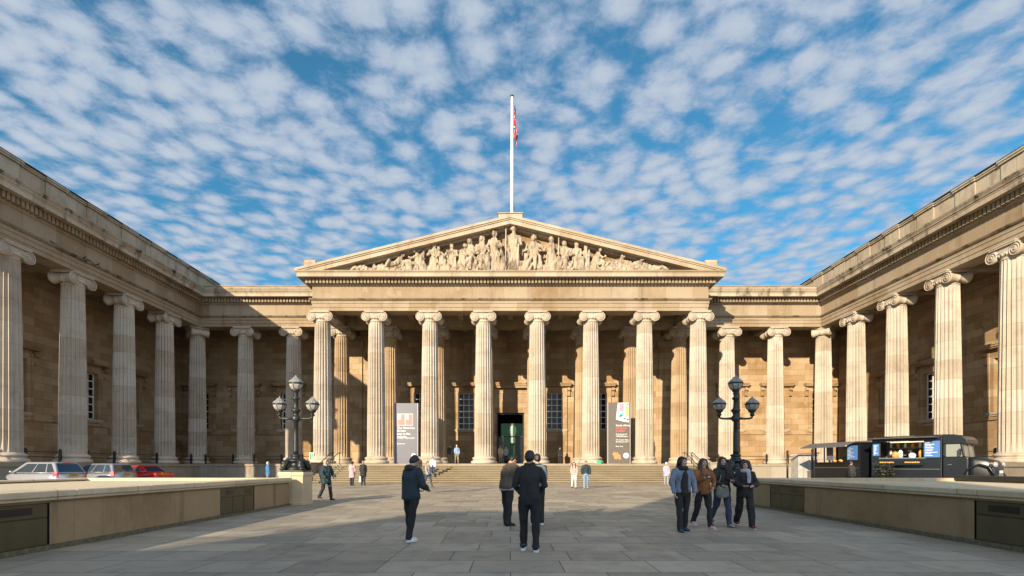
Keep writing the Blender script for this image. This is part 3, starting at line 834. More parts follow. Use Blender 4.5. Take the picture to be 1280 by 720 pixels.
# ---- flagpole and flag
D = 46.6; x = PX(640, D)
t = thing('flagpole', 'tall white flagpole standing on the apex of the pediment', 'flagpole', (x, D, za-.1))
zt = PZ(121, D)-za+.1
mb = MB(); mb.tube([(0,0,0),(0,0,zt*.5),(0,0,zt)], [.17,.135,.10], 12); mb.build('pole', M['white'], t)
mb = MB(); mb.lathe([(.05,zt),(.16,zt+.03),(.18,zt+.09),(.1,zt+.15),(.02,zt+.2)], 12); mb.build('finial', M['black'], t)
mb = MB(); mb.box(.16,.22,-.04,.04,1.9,2.15); mb.build('cleat', M['black'], t)
def flag():
    m = bpy.data.materials.new('flag_cloth'); nt = NT(m)
    uvn = nt.new('ShaderNodeUVMap'); sp = nt.new('ShaderNodeSeparateXYZ'); nt.l.new(uvn.outputs[0], sp.inputs[0])
    X = nt.math('SUBTRACT', sp.outputs[0], .5); Y = nt.math('SUBTRACT', sp.outputs[1], .5)
    aX, aY = nt.math('ABSOLUTE', X), nt.math('ABSOLUTE', Y)
    dg = nt.math('ABSOLUTE', nt.math('SUBTRACT', aX, aY))
    blue, white, red = (.006,.016,.11,1), (.55,.55,.55,1), (.50,.008,.018,1)
    c = nt.mix(nt.math('LESS_THAN', dg, .10), blue, white)
    c = nt.mix(nt.math('LESS_THAN', dg, .06), c, red)
    c = nt.mix(nt.math('LESS_THAN', nt.math('MINIMUM', nt.math('MULTIPLY', aX, 1.6), aY), .165), c, white)
    c = nt.mix(nt.math('LESS_THAN', nt.math('MINIMUM', nt.math('MULTIPLY', aX, 1.6), aY), .13), c, red)
    nt.l.new(c, nt.p.inputs['Base Color']); nt.p.inputs['Roughness'].default_value = .8
    # hanging limp: folds gathered beside the pole
    nu, nv = 36, 40; ztop, zbot = PZ(131, D), PZ(184, D)
    bm = bmesh.new(); uv = bm.loops.layers.uv.new('UVMap'); vs = []
    for j in range(nv+1):
        v = j/nv
        row = []
        for i in range(nu+1):
            u = i/nu
            gather = .20+.26*v**.8
            xx = .16+gather*(u**.8)*(.75+.25*math.sin(9*v+2))
            yy = .20*math.sin(u*15+v*3)*(.25+.75*u)*(.4+.6*v)
            zz = ztop-(ztop-zbot)*(v*.80+.20*u*u*(.4+.6*v)) - .18*u
            row.append(bm.verts.new((x+xx, D+yy, zz)))
        vs.append(row)
    for j in range(nv):
        for i in range(nu):
            f = bm.faces.new((vs[j][i], vs[j][i+1], vs[j+1][i+1], vs[j+1][i])); f.smooth = True
            for l, (a, b) in zip(f.loops, ((i,j),(i+1,j),(i+1,j+1),(i,j+1))): l[uv].uv = (a/nu, 1-b/nv)
    me = bpy.data.meshes.new('flag'); bm.to_mesh(me); bm.free(); me.materials.append(m)
    o = bpy.data.objects.new('flag', me); COL.objects.link(o)
    so = o.modifiers.new('thick', 'SOLIDIFY'); so.thickness = .012
    tag(o, 'limp red, white and blue flag hanging from the top of the flagpole', 'flag')
flag()

# ---- railings between the columns
def railing(x0, y0, x1, y1, label, grp):
    t = thing('railing', label, 'railing', (x0, y0, FL), math.atan2(y1-y0, x1-x0), grp)
    L = math.hypot(x1-x0, y1-y0)
    for q in (0, L):
        mb = MB(); mb.box(q-.07,q+.07,-.07,.07,0,.86); mb.lathe([(.10,.86),(.10,.90),(.06,.96),(.02,1.0)], 8, (q,0,0)); mb.build('post', M['black'], t)
    for z in (.42, .76):
        mb = MB(); mb.tube([(.07,0,z),(L-.07,0,z)], .032, 6); mb.build('rail', M['black'], t)
ordn = ['first','second','third','fourth','fifth']
for sx, nm in ((-1,'shaded'),(1,'sunlit')):
    side = 'left' if sx < 0 else 'right'
    for j in range(5):
        y = Y2-j*S
        railing(sx*(XC-.1), y-1.15, sx*(XC-.1), y-S+1.15, f'low black railing between {side} wing columns, {ordn[j]} bay forward of the inner corner', f'railings along the {side} wing')
    for k in range(3):
        a = sx*(XC-1.05-k*S); b = sx*(XC-S+1.05-k*S)
        if k == 2: b = sx*18.6
        railing(min(a,b), Y2-.4, max(a,b), Y2-.4, f'low black railing across the {nm} link, {ordn[k]} bay from the {side} inner corner', f'railings across the {side} link')

# ---- handrails at the top of the steps
def handrail(x, label):
    t = thing('handrail', label, 'handrail', (x, 0, 0), 0, 'handrails on the front steps')
    pts = [(0,45.0,FL+.95),(0,44.3,FL+.95),(0,42.3,G(40)+.95+.82),(0,40.15,G(40)+.95),(0,39.9,G(40)+.72)]
    for dx in (-.32, .32):
        mb = MB(); mb.tube([(dx+p[0],p[1],p[2]) for p in pts], .035, 6); mb.build('rail', M['iron'], t)
        for (y, z0, z1) in ((44.6,FL,FL+.95),(42.3,.9,G(40)+.95+.82),(40.2,G(40),G(40)+.95)):
            mb = MB(); mb.tube([(dx,y,z0),(dx,y,z1)], .03, 6); mb.build('post', M['iron'], t)
handrail(-15.35, 'dark metal handrail on the steps below the leftmost portico column')
handrail(15.6, 'dark metal handrail on the steps behind the four walking women')

# ---- banners
def lettering(lines, parent, m, x, z, y, name='lettering'):
    """flat raised letters in one mesh; lines: (text, size, dz)"""
    mb = MB(); zz = z
    for txt, size, dz in lines:
        cu = bpy.data.curves.new('t', 'FONT'); cu.body = txt; cu.size = size; cu.extrude = .004; cu.resolution_u = 2
        o = bpy.data.objects.new('t', cu); COL.objects.link(o); bpy.context.view_layer.update()
        me = bpy.data.meshes.new_from_object(o.evaluated_get(bpy.context.evaluated_depsgraph_get()))
        zz -= dz
        mb.add([(x+v.co.x, y-v.co.z, zz+v.co.y) for v in me.vertices], [list(p.vertices) for p in me.polygons])
        bpy.data.objects.remove(o); bpy.data.curves.remove(cu); bpy.data.meshes.remove(me)
    return mb.build(name, m, parent)
M['b_grey'] = mat('lilac_grey_panel', (.115,.118,.15), .45, 0, .05, 8, .05, 1)
M['b_dark'] = mat('warm_dark_grey_panel', (.115,.10,.088), .45, 0, .05, 8, .05, 1)
M['b_edge'] = mat('panel_edge', (.42,.40,.38), .5)
M['ink'] = mat('white_lettering', (.82,.82,.82), .6)
M['ink_red'] = mat('pink_red_lettering', (.75,.10,.13), .6)
for nm, c in (('pink',(.55,.20,.20)),('pale_pink',(.50,.36,.35)),('red',(.70,.16,.12)),('blue_grey',(.38,.42,.50)),('green',(.28,.58,.16)),('cyan',(.10,.42,.68)),('rose',(.80,.25,.33)),('off_white',(.78,.78,.74)),('ochre',(.48,.22,.09)),('inkblack',(.02,.02,.025))):
    M[nm] = mat('print_'+nm, c, .55)
def banner(px0, px1, py0, Dd, label, body, grp):
    x0, x1 = PX(px0, Dd), PX(px1, Dd); W = x1-x0; H = PZ(py0, Dd)-FL
    t = thing('banner_stand', label, 'banner', ((x0+x1)/2, Dd, FL), 0, grp)
    mb = MB(); mb.box(-W/2+.05, W/2-.05, 0, .42, .0, H); mb.build('panel', body, t)
    mb = MB(); mb.box(-W/2, -W/2+.049, -.012, .44, 0, H+.01); mb.box(W/2-.049, W/2, -.012, .44, 0, H+.01); mb.build('side_edge', M['b_edge'], t)
    return t, W, H
# left: pale banner
t, W, H = banner(492.5, 522.5, 504, 46.9, 'tall lilac grey exhibition banner with pink picture, right of the second column', M['b_grey'], 'exhibition banners at the top of the steps')
def rect(parent, m, x0, x1, z0, z1, y=-.006, name='print'):
    mb = MB(); mb.box(x0, x1, y-.004, -.0005, z0, z1); return mb.build(name, m, parent)
def P2(u, v): return (-W/2+u*W, H*(1-v))
pic = MB(); k = 0
def cell(u0, u1, v0, v1, mi, y=-.006):
    a, b = P2(u0, v1), P2(u1, v0); pic.box(a[0], b[0], y, -.0004, a[1], b[1], mi)
cell(.13,.79,.17,.375,0); cell(.16,.44,.185,.36,1,-.009); cell(.49,.76,.185,.36,1,-.009)
cell(.17,.30,.19,.27,2,-.012); cell(.50,.62,.19,.27,2,-.012)
for q in (.19,.25,.31,.37,.41): cell(q,q+.022,.275,.355,3,-.012)
for q in (.51,.57,.63,.69,.73): cell(q,q+.022,.275,.355,3,-.012)
for q in (.33,.38,.65,.70): cell(q,q+.03,.19,.27,3,-.012)
pic.build('picture', [M['pale_pink'],M['pink'],M['blue_grey'],M['red']], t)
lettering([('The American',.285,.0),('Dream',.285,.27),('pop to the',.285,.27),('present',.285,.27)], t, M['ink'], -W/2+.13*W, H*.575, -.003)
lettering([('9 March \u2013 18 June 2017',.17,0),('Book now',.17,.52)], t, M['ink'], -W/2+.13*W, H*.415, -.003, 'small_lettering')
mb = MB(); mb.lathe([(.21,-.012),(.21,-.002)], 24, (W/2-.42,0,H*.135), axis='y', smooth=False); mb.build('badge', M['ink'], t)
# right: dark banner
t, W, H = banner(759.5, 788, 503.5, 46.9, 'tall dark grey exhibition banner with bright picture on top, left of the seventh column', M['b_dark'], 'exhibition banners at the top of the steps')
pic = MB()
def poly(pts, mi, y):
    q = [P2(u, v) for u, v in pts]; pic.prism(q, 'y', y, -.0004, mi)
poly([(.46,.0),(.93,.0),(.93,.32),(.62,.30),(.37,.27),(.42,.10)],0,-.006)
poly([(.52,.02),(.73,.01),(.71,.15),(.51,.15)],1,-.009); poly([(.76,.04),(.92,.06),(.92,.22),(.80,.23)],2,-.009)
poly([(.54,.17),(.72,.16),(.70,.22),(.52,.22)],3,-.009); poly([(.50,.21),(.62,.20),(.64,.225),(.52,.235)],4,-.012)
poly([(.70,.25),(.80,.25),(.80,.275),(.70,.275)],5,-.009); poly([(.84,.26),(.92,.265),(.92,.29),(.84,.285)],5,-.009); poly([(.83,.01),(.92,.02),(.92,.035),(.84,.03)],5,-.009)
poly([(.44,.20),(.48,.20),(.48,.22),(.44,.22)],5,-.009); poly([(.45,.08),(.49,.06),(.48,.17),(.43,.18)],6,-.009)
pic.build('picture', [M['off_white'],M['rose'],M['green'],M['cyan'],M['inkblack'],M['inkblack'],M['blue_grey']], t)
lettering([('South Africa',.26,0)], t, M['ink'], -W/2+.36*W, H*.615, -.003)
lettering([('the art of',.26,0),('a nation',.26,.24)], t, M['ink_red'], -W/2+.36*W, H*.615-.25, -.003, 'red_lettering')
lettering([('A journey of',.20,0),('100,000 years',.20,.2),('27 October 2016 \u2013',.165,.32),('26 February 2017',.165,.18),('Book now',.16,.42)], t, M['ink'], -W/2+.36*W, H*.475, -.003, 'small_lettering')
mb = MB(); mb.lathe([(.25,-.012),(.25,-.002)], 24, (W/2-.40,0,H*.135), axis='y', smooth=False); mb.build('badge', M['ink'], t)
pic = MB(); poly([(.20,.845),(.30,.80),(.38,.83),(.42,.80),(.46,.83),(.56,.86),(.58,.93),(.50,.93),(.46,.90),(.40,.93),(.30,.92),(.27,.87)],0,-.010); pic.build('ornament', [M['ochre']], t)

# ---- board and sign details on the podium
t = thing('notice_board', 'small green and white notice board on the podium left of the first portico column', 'sign', (PX(389.5,45),45.0,FL))
mb = MB(); mb.box(-.20,.20,-.03,.03,.30,.98); mb.build('board', M['off_white'], t)
M['sign_green'] = mat('sign_green', (.03,.20,.10), .5)
mb = MB(); mb.box(-.17,.02,-.036,-.031,.34,.94); mb.box(.05,.17,-.036,-.031,.60,.94); mb.build('print', M['sign_green'], t)
mb = MB(); mb.box(-.18,-.14,-.02,.02,0,.30); mb.box(.14,.18,-.02,.02,0,.30); mb.build('leg', M['black'], t)
t = thing('traffic_cone', 'orange cone standing beside the green notice board on the podium', 'cone', (PX(383.5,45),45.0,FL))
M['orange'] = mat('orange_plastic', (.65,.16,.03), .5)
mb = MB(); mb.box(-.17,.17,-.17,.17,0,.05); mb.lathe([(.14,.05),(.03,.62)], 14); mb.build('cone_body', M['orange'], t)
M['exit_green'] = mat('bright_green_sign', (.02,.34,.13), .5)
t = thing('floor_sign', 'small bright green sign lying at the top of the steps beside the sixth column', 'sign', (PX(746,44.7),44.7,FL))
mb = MB(); mb.prism([(-.17,0),(.17,0),(.05,.27),(-.05,.27)], 'x', -.36, .36); mb.build('sign_face', M['exit_green'], t)
mb = MB(); mb.prism([(-.176,.08),(-.172,.08),(-.100,.215),(-.105,.215)], 'x', -.24, -.06); mb.build('print', M['ink'], t)

# ---- inside the doorway: poster panel
t = thing('poster_panel', 'green poster panel with a pale head shape hanging inside the main doorway', 'poster', (PX(640,57.5),57.5,FL))
mb = MB(); mb.box(-1.25,1.25,0,.06,.5,4.6); mb.build('panel', M['print_door'] if 'print_door' in M else mat('glowing_poster_green', (.035,.10,.06), .5, emit=((.05,.13,.08), .15)), t)  # panel and pale print given a faint glow of their own, no lamp
M['poster_pale'] = mat('glowing_poster_pale_green', (.26,.36,.26), .6, emit=((.26,.36,.26), .2))
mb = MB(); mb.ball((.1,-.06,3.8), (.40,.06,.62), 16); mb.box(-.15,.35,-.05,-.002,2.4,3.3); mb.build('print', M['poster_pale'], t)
t = thing('door_post', 'pale yellow upright post standing in the middle of the main doorway', 'post', (PX(642.5,55.2),55.2,FL))
M['brass'] = mat('pale_brass', (.62,.50,.24), .4)
mb = MB(); mb.box(-.05,.05,-.05,.05,0,2.0); mb.box(-.14,.14,-.14,.14,0,.04); mb.build('upright', M['brass'], t)

# ---- white kiosk box, barrier and pole right of the steps
t = thing('metal_cabinet', 'pale grey tall cabinet standing to the left of the food trailer', 'cabinet', (PX(1005,38.5),38.5,G(38)))
M['cab_grey'] = mat('cabinet_grey', (.36,.35,.32), .5, 0, .1, 20, .12, 3)
mb = MB(); mb.box(-.72,.72,-.5,.5,.12,2.15); mb.build('cabinet_body', M['cab_grey'], t, bevel=.02)
mb = MB(); mb.box(-.76,.76,-.54,.54,2.151,2.22); mb.build('cabinet_top', M['white'], t)
mb = MB()
for xx in (-.35,.02,.38): mb.box(xx-.012,xx+.012,-.508,-.501,.2,2.1)
mb.build('seam', M['steel'], t)
mb = MB(); mb.box(-.05,.35,-.53,-.509,.5,1.0); mb.build('panel', M['b_dark'], t)
mb = MB(); mb.box(-.68,.68,-.46,.46,0,.12); mb.build('plinth', M['black'], t)
t = thing('barrier_arm', 'brown barrier arm on a dark post beside the pale grey cabinet', 'barrier', (PX(1015.5,37.6),37.6,G(37)))
mb = MB(); mb.tube([(0,0,0),(0,0,2.6)], .09, 8); mb.build('post', M['black'], t)
M['rust'] = mat('brown_orange_paint', (.30,.15,.06), .6)
mb = MB(); mb.tube([(-1.9,0,2.28),(.5,0,2.32)], .06, 6); mb.build('arm', M['rust'], t)
mb = MB(); mb.tube([(-1.85,0,0),(-1.85,0,2.5)], .07, 8); mb.build('rest_post', M['black'], t)

# ---- pigeons on the ledge of the left wing
for i, (px, py, d) in enumerate(((66,297,0),(105,317.5,1),(112,321,0),(122,326,1))):
    Dd = F*30.62/(CX-px); zz = 16.31
    mb = MB()
    mb.ball((0,0,.12), (.09,.17,.10), 8, rot=Matrix.Rotation(R(-15),3,'X')); mb.ball((0,-.15,.25), (.05,.06,.055), 8)
    mb.tube([(0,-.11,.15),(0,-.14,.24)], [.06,.04], 6); mb.tube([(0,.12,.12),(0,.30,.06)], [(.06,.03),(.04,.012)], 6); mb.tube([(0,-.20,.245),(0,-.245,.235)], [.015,.004], 5)
    for s in (-.04,.04): mb.tube([(s,0,.05),(s,-.01,0)], .012, 5)
    o = mb.build('pigeon', M['pigeon'] if 'pigeon' in M else M.setdefault('pigeon', mat('pigeon_grey', (.04,.04,.048), .7)), None, (-30.62, Dd, zz), R(90 if d else -40))
    o.scale = (.72,.72,.72)
    tag(o, ['lone dark pigeon nearest the camera on the left wing ledge','first dark pigeon of the close trio on the left wing ledge','middle dark pigeon of the close trio on the left wing ledge','dark pigeon farthest along the left wing ledge'][i], 'pigeon', 'pigeons on the left wing ledge')
# ================================================================== vehicles
M['tyre'] = mat('tyre_rubber', (.015,.015,.015), .8)
M['rim'] = mat('alloy_rim', (.45,.45,.46), .35, .8)
M['carglass'] = mat('car_window', (.03,.045,.06), .04, espec=.9)
M['tail'] = mat('tail_light_red', (.55,.01,.015), .2, coat=.6)
M['plate_y'] = mat('yellow_number_plate', (.65,.42,.03), .5)
M['lamp_clear'] = mat('headlight_clear', (.28,.29,.31), .1, coat=.8)
M['trim'] = mat('black_plastic_trim', (.02,.02,.022), .5)
def wheel(parent, x, y, r, w, s):
    mb = MB(); mb.lathe([(r*.62,-w/2),(r*.94,-w/2),(r,-w*.3),(r,w*.3),(r*.94,w/2),(r*.62,w/2)], 24, axis='y')
    o = mb.build('wheel', M['tyre'], parent, (x, y, r))
    mb = MB(); mb.lathe([(r*.61,-w*.42),(r*.5,-w*.3),(r*.5,w*.3),(r*.61,w*.42)], 20, axis='y')
    for k in range(6):
        a = k*math.pi/3; mb.tube([(0, s*w*.40, 0),(r*.56*math.cos(a), s*w*.44, r*.56*math.sin(a))], .03, 5)
    mb.build('rim', M['rim'], o)
def rounded_body(mb, st, mi=0):
    """stations (x, zb, zt, hw): loft of a rounded cross-section along x"""
    rings = []
    for x, zb, zt, hw in st:
        h = zt-zb
        half = [(hw*.86, zb),(hw*.96, zb+h*.12),(hw, zb+h*.38),(hw*.985, zb+h*.66),(hw*.95, zb+h*.86),(hw*.86, zt-.01),(hw*.6, zt+.012)]
        ring = [(x, y, z) for y, z in half] + [(x, 0, zt+.02)] + [(x, -y, z) for y, z in reversed(half)] + [(x, 0, zb)]
        rings.append(ring)
    n = len(rings[0]); vs = sum(rings, [])
    fs = [(i*n+k, i*n+(k+1) % n, (i+1)*n+(k+1) % n, (i+1)*n+k) for i in range(len(rings)-1) for k in range(n)]
    fs.append(tuple(reversed(range(n)))); m = (len(rings)-1)*n; fs.append(tuple(range(m, m+n)))
    mb.add(vs, fs, mi, True)
def car(label, loc, rot, paint, kind, plate, grp='cars parked nose in to the left wing'):
    """front towards -x, rear towards +x"""
    t = thing('parked_car', label, 'car', loc, rot, grp)
    if kind == 'suv': L, H, hw, sh = 4.45, 1.62, .90, .98
    elif kind == 'estate': L, H, hw, sh = 4.5, 1.55, .89, .95
    else: L, H, hw, sh = 4.4, 1.42, .87, .92
    a = L/2
    mb = MB()
    if kind == 'sedan': st = [(-a,.35,.62,hw*.72),(-a+.15,.24,.72,hw*.9),(-a+.7,.2,.84,hw),(-a+1.2,.2,sh,hw),(a-1.0,.2,sh,hw),(a-.5,.22,sh+.02,hw*.98),(a-.12,.26,sh-.02,hw*.92),(a,.36,sh-.12,hw*.78)]
    else: st = [(-a,.35,.65,hw*.72),(-a+.15,.24,.78,hw*.9),(-a+.7,.2,.90,hw),(-a+1.15,.2,sh,hw),(a-.6,.2,sh+.02,hw),(a-.15,.24,sh,hw*.96),(a,.34,sh-.08,hw*.84)]
    rounded_body(mb, st)
    mb.build('body', paint, t)
    # cabin: lofted hoops from shoulder to roof
    if kind == 'sedan': bx = (-a+1.15, a-.72); tx = (-a+1.95, a-1.45)
    elif kind == 'estate': bx = (-a+1.1, a-.12); tx = (-a+1.9, a-.42)
    else: bx = (-a+1.0, a-.06); tx = (-a+1.85, a-.50)
    def cab(u, v, side, out=0):                 # u along, v up: a point on the cabin skin
        x = (bx[0]+(bx[1]-bx[0])*u)*(1-v)+(tx[0]+(tx[1]-tx[0])*u)*v
        y = (hw*.93)*(1-v)+(hw*.70)*v+out
        z = sh+(H-.04-sh)*v
        return (x, side*y, z)
    mb = MB(); rows = []
    for v in (0, .35, .7, 1):
        ring = []
        for u in (0,.25,.5,.75,1): ring.append(cab(u, v, 1))
        for u in (1,.75,.5,.25,0): ring.append(cab(u, v, -1))
        rows.append(ring)
    top = []
    for x, y, z in rows[-1]: top.append((x+(.10 if x < 0 else -.10), y*.86, H))
    rows.append(top)
    n = 10; vs = sum(rows, [])
    fs = [(i*n+k, i*n+(k+1) % n, (i+1)*n+(k+1) % n, (i+1)*n+k) for i in range(4) for k in range(n)]
    fs += [(4*n+0,4*n+1,4*n+8,4*n+9),(4*n+1,4*n+2,4*n+7,4*n+8),(4*n+2,4*n+3,4*n+6,4*n+7),(4*n+3,4*n+4,4*n+5,4*n+6)]
    mb.add(vs, fs, 0, False)
    mb.build('cabin', paint, t, bevel=.06, seg=4)
    def pane(pts, name):
        c = sum((Vector(p) for p in pts), Vector())/len(pts)
        nn = (Vector(pts[1])-Vector(pts[0])).cross(Vector(pts[2])-Vector(pts[0])).normalized()
        if nn.dot(c-Vector((0,0,.8))) < 0: nn = -nn
        mb = MB(); mb.hexa([Vector(p)-nn*.01 for p in pts], [Vector(p)+nn*.012 for p in pts]); mb.build(name, M['carglass'], t)
    for s in (-1, 1):
        for u0, u1, e0, e1 in ((.09,.46,.05,0),(.49,.76,0,0),(.79,.96,0,-.05)):
            if kind == 'sedan' and u0 > .7: continue
            pane([cab(u0,.08,s), cab(u1,.08,s), cab(u1+e1,.88,s), cab(u0+e0,.88,s)], 'side_window')
        mb = MB(); mb.tube([cab(.04,.04,s,.02), cab(.97,.04,s,.02)], .012, 5); mb.build('window_trim', M['rim'], t)
        mb = MB(); mb.ball((bx[0]+.35, s*(hw+.10), sh+.08), (.09,.10,.07), 8); mb.build('door_mirror', paint, t)
    pane([cab(1,.10,-.86), cab(1,.10,.86), cab(1,.86,.86), cab(1,.86,-.86)], 'rear_window')
    pane([cab(0,.06,-.9), cab(0,.06,.9), cab(0,.92,.9), cab(0,.92,-.9)], 'windscreen')
    for s in (-1, 1):
        mb = MB()
        if kind == 'estate' or kind == 'suv': mb.hexa([(a-.16,s*hw*.72,.72),(a-.02,s*hw*.72,.72),(a-.02,s*hw*.90,.74),(a-.30,s*hw*.975,.76)][::s], [(a-.20,s*hw*.74,sh+.10),(a-.10,s*hw*.74,sh+.10),(a-.12,s*hw*.88,sh+.10),(a-.36,s*hw*.955,sh+.06)][::s])
        else: mb.hexa([(a-.12,s*hw*.50,.66),(a+.03,s*hw*.50,.66),(a+.0,s*hw*.84,.66),(a-.30,s*hw*.98,.70)][::s], [(a-.16,s*hw*.50,sh-.06),(a-.01,s*hw*.50,sh-.06),(a-.04,s*hw*.84,sh-.06),(a-.34,s*hw*.98,sh-.08)][::s])
        mb.build('tail_light', M['tail'], t, bevel=.015)
        mb = MB(); mb.ball((-a+.14,s*hw*.70,.68), (.14,.20,.09), 10); mb.build('headlight', M['lamp_clear'], t)
        for x in (-a+.82, a-.80): wheel(t, x, s*(hw-.10), .33, .21, s)
    if kind == 'suv':
        mb = MB(); mb.box(a-.72, a-.44, -.55, .55, H-.055, H-.015); mb.build('spoiler', paint, t, bevel=.012)
        mb = MB(); mb.box(a-.42, a-.40, -.2, .2, H-.06, H-.03); mb.build('brake_light', M['tail'], t)
    zp = {'suv': .88, 'estate': .86, 'sedan': .80}[kind]
    mb = MB(); mb.box(a-.03, a+.028, -.27, .27, zp-.06, zp+.06); p = mb.build('number_plate', M['plate_y'], t)
    mb = MB()
    for k in range(7):
        y = -.22+k*.068; mb.box(a+.0285, a+.032, y, y+.042, zp-.04, zp+.04)
    if plate: mb.build('lettering', M['trim'], p)
    mb = MB(); mb.box(-a+.5, a-.1, -hw*.9, hw*.9, .19, .30); mb.build('sill_trim', M['trim'], t)
    return t
P_lilac = mat('silver_lilac_car_paint', (.40,.41,.45), .25, .5, coat=.8)
P_silver = mat('silver_grey_car_paint', (.30,.32,.36), .28, .6, coat=.8)
P_red = mat('red_car_paint', (.50,.012,.015), .25, .1, coat=.9)
car('pale silver hatchback with red tail lights, the leftmost car behind the sunlit low wall', (-27.3,29.6,G(27)), R(-12), P_lilac, 'suv', True)
car('darker silver estate car parked between the pale hatchback and the red saloon', (-27.2,33.5,G(31)), R(-12), P_silver, 'estate', True)
car('bright red saloon car parked farthest along the left wing', (-27.2,37.3,G(36)), R(-13), P_red, 'sedan', True)

# ---- black food truck
M['truck'] = mat('blue_black_truck_paint', (.007,.008,.011), .35, .0, .03, 6, coat=.25)
M['truck_in'] = mat('truck_interior_steel', (.20,.18,.15), .45, .3)
M['truck_glass'] = mat('truck_windscreen', (.22,.22,.20), .06, 0, espec=.9)
M['menu'] = mat('blue_menu_screen', (.06,.15,.36), .3, emit=((.16,.36,.75), .05))
M['bread'] = mat('baked_goods', (.55,.27,.08), .7, 0, .4, 20, .3, 9)
M['warm'] = mat('warm_shop_light', (.9,.75,.5), .5, emit=((1,.72,.38), 1.4))
M['awning'] = mat('dark_grey_awning', (.10,.095,.10), .55, 0, .15, 20)
TA = -55
t = TRUCK = thing('food_truck', 'black vintage food truck with open serving hatch, parked before the right wing', 'food truck', (24.14,28.0,G(28)), R(TA))
L0, L1, yw, H0 = -3.25, 0.0, 1.02, 3.0          # box body along x (front is +x); the serving side is y = -yw
yw2 = yw
mb = MB()
mb.box(L0, L1, -yw, yw, .50, .70)
mb.box(L0, L1, -yw, -yw+.06, .701, 1.80); mb.box(L0, L1, yw-.06, yw, .701, 2.85)
mb.box(L0, L0+.06, -yw+.061, yw-.061, .701, 2.85); mb.box(L1-.05, L1, -yw+.061, yw-.061, .701, 2.85)
mb.box(L0, L0+.42, -yw, -yw+.06, 1.801, 2.80); mb.box(L1-.78, L1, -yw, -yw+.06, 1.801, 2.80)
mb.box(L0, L1, -yw, -yw+.06, 2.801, 2.90)
mb.prism([(-yw,2.901),(yw,2.901),(yw-.04,3.0),(.5,3.12),(-.5,3.12),(-yw+.04,3.0)], 'x', L0, L1+.02)
mb.build('box_body', M['truck'], t, bevel=.015)
mb = MB(); mb.box(L0+.07, L1-.06, yw-.12, yw-.062, .72, 2.8); mb.box(L0+.3, L1-.6, .45, .89, 2.0, 2.05); mb.box(L0+.3, L1-.6, .45, .89, 2.42, 2.46); mb.box(L0+.07, L1-.06, .1, .44, .72, 1.3)
it = mb.build('interior', M['truck_in'], t)
r = random.Random(4)
for k in range(13):
    xx = L0+.42+k*.18; mb = MB()
    mb.lathe([(.05+.04*r.random(),0),(.06+.04*r.random(),.12+.14*r.random()),(.04,.32)], 8, (xx, .6, 2.055 if k % 2 else 2.465))
    mb.build('jar', M[['off_white','steel','bread','trim'][k % 4]], it)
for k in range(4):
    mb = MB(); mb.lathe([(.12,0),(.11,.34),(.04,.44)], 12, (L0+.7+k*.48, -.3, 1.87)); mb.build('urn', M[['steel','off_white','trim','bread'][k]], it)
mb = MB(); mb.box(L0+.6, L1-1.0, -.1, .1, 2.76, 2.80); mb.build('ceiling_light', M['warm'], it)
mb = MB(); mb.box(L0+.35, L1-.70, -yw-.02, -yw+.35, 1.801, 1.86); mb.build('hatch_sill', M['steel'], t)
mb = MB(); mb.box(L0+.35, L1-.75, -yw-.42, -yw-.001, 1.44, 1.48); mb.box(L0+.35, L1-.75, -yw-.42, -yw-.40, 1.481, 1.56); mb.build('counter', M['truck'], t)
mb = MB(); mb.box(L0+.05, L1-.05, -yw-.025, -yw-.002, 1.20, 1.225); mb.build('side_moulding', M['steel'], t)
mb = MB(); mb.prism([(-yw-.75,2.98),(-yw-.74,2.94),(-yw-.01,2.93),(-yw-.01,2.97)], 'x', L0+.05, L1-.10); mb.build('hatch_flap', M['awning'], t)
for x0, x1, z0, z1 in ((L0+.06, L0+.38, 1.98, 2.68),(L1-.76, L1-.06, 1.86, 2.76)):
    mb = MB(); mb.box(x0, x1, -yw-.035, -yw-.004, z0, z1); o = mb.build('menu_screen', M['menu'], t)
    mb = MB(); n_ = 9
    for k in range(n_):
        z = z1-.10-k*(z1-z0-.12)/n_; mb.box(x0+.05, x0+(x1-x0)*(.35+.5*r.random()), -yw-.038, -yw-.0355, z-.012, z+.010)
    mb.build('menu_lines', M['off_white'], o)
# cab and bonnet
mb = MB()
mb.prism([(.021,.5),(1.10,.5),(1.10,1.82),(1.0,1.88),(.021,1.88)], 'y', -.98, .98)
mb.build('cab', M['truck'], t, bevel=.06, seg=3)
mb = MB()
for s in (-1, 1):
    y0, y1 = sorted((s*.98, s*.88))
    mb.prism([(.021,1.881),(.16,1.881),(.16,2.56),(.021,2.56)], 'y', y0, y1)
    mb.prism([(.86,1.881),(.96,1.881),(.86,2.56),(.76,2.56)], 'y', y0, y1)
mb.prism([(.88,1.885),(.95,1.885),(.85,2.56),(.78,2.56)], 'y', -.03, .03)
mb.prism([(.021,2.561),(.92,2.561),(1.06,2.62),(1.04,2.78),(.86,2.98),(.5,3.08),(.021,3.10)], 'y', -1.0, 1.0)
mb.build('cab_roof', M['truck'], t, bevel=.06, seg=3)
mb = MB(); mb.prism([(.90,1.89),(.915,1.89),(.815,2.56),(.80,2.56)], 'y', -.875, .875); mb.build('windscreen', M['truck_glass'], t)
for s in (-1, 1):
    y0, y1 = sorted((s*.93, s*.945)); mb = MB(); mb.prism([(.17,1.89),(.85,1.89),(.75,2.55),(.17,2.55)], 'y', y0, y1); mb.build('side_window', M['truck_glass'], t)
mb = MB()
rounded_body(mb, [(1.05,.66,1.86,.88),(1.3,.62,1.84,.86),(1.7,.60,1.78,.78),(2.0,.62,1.66,.68),(2.15,.74,1.46,.58)])
mb.build('bonnet', M['truck'], t)
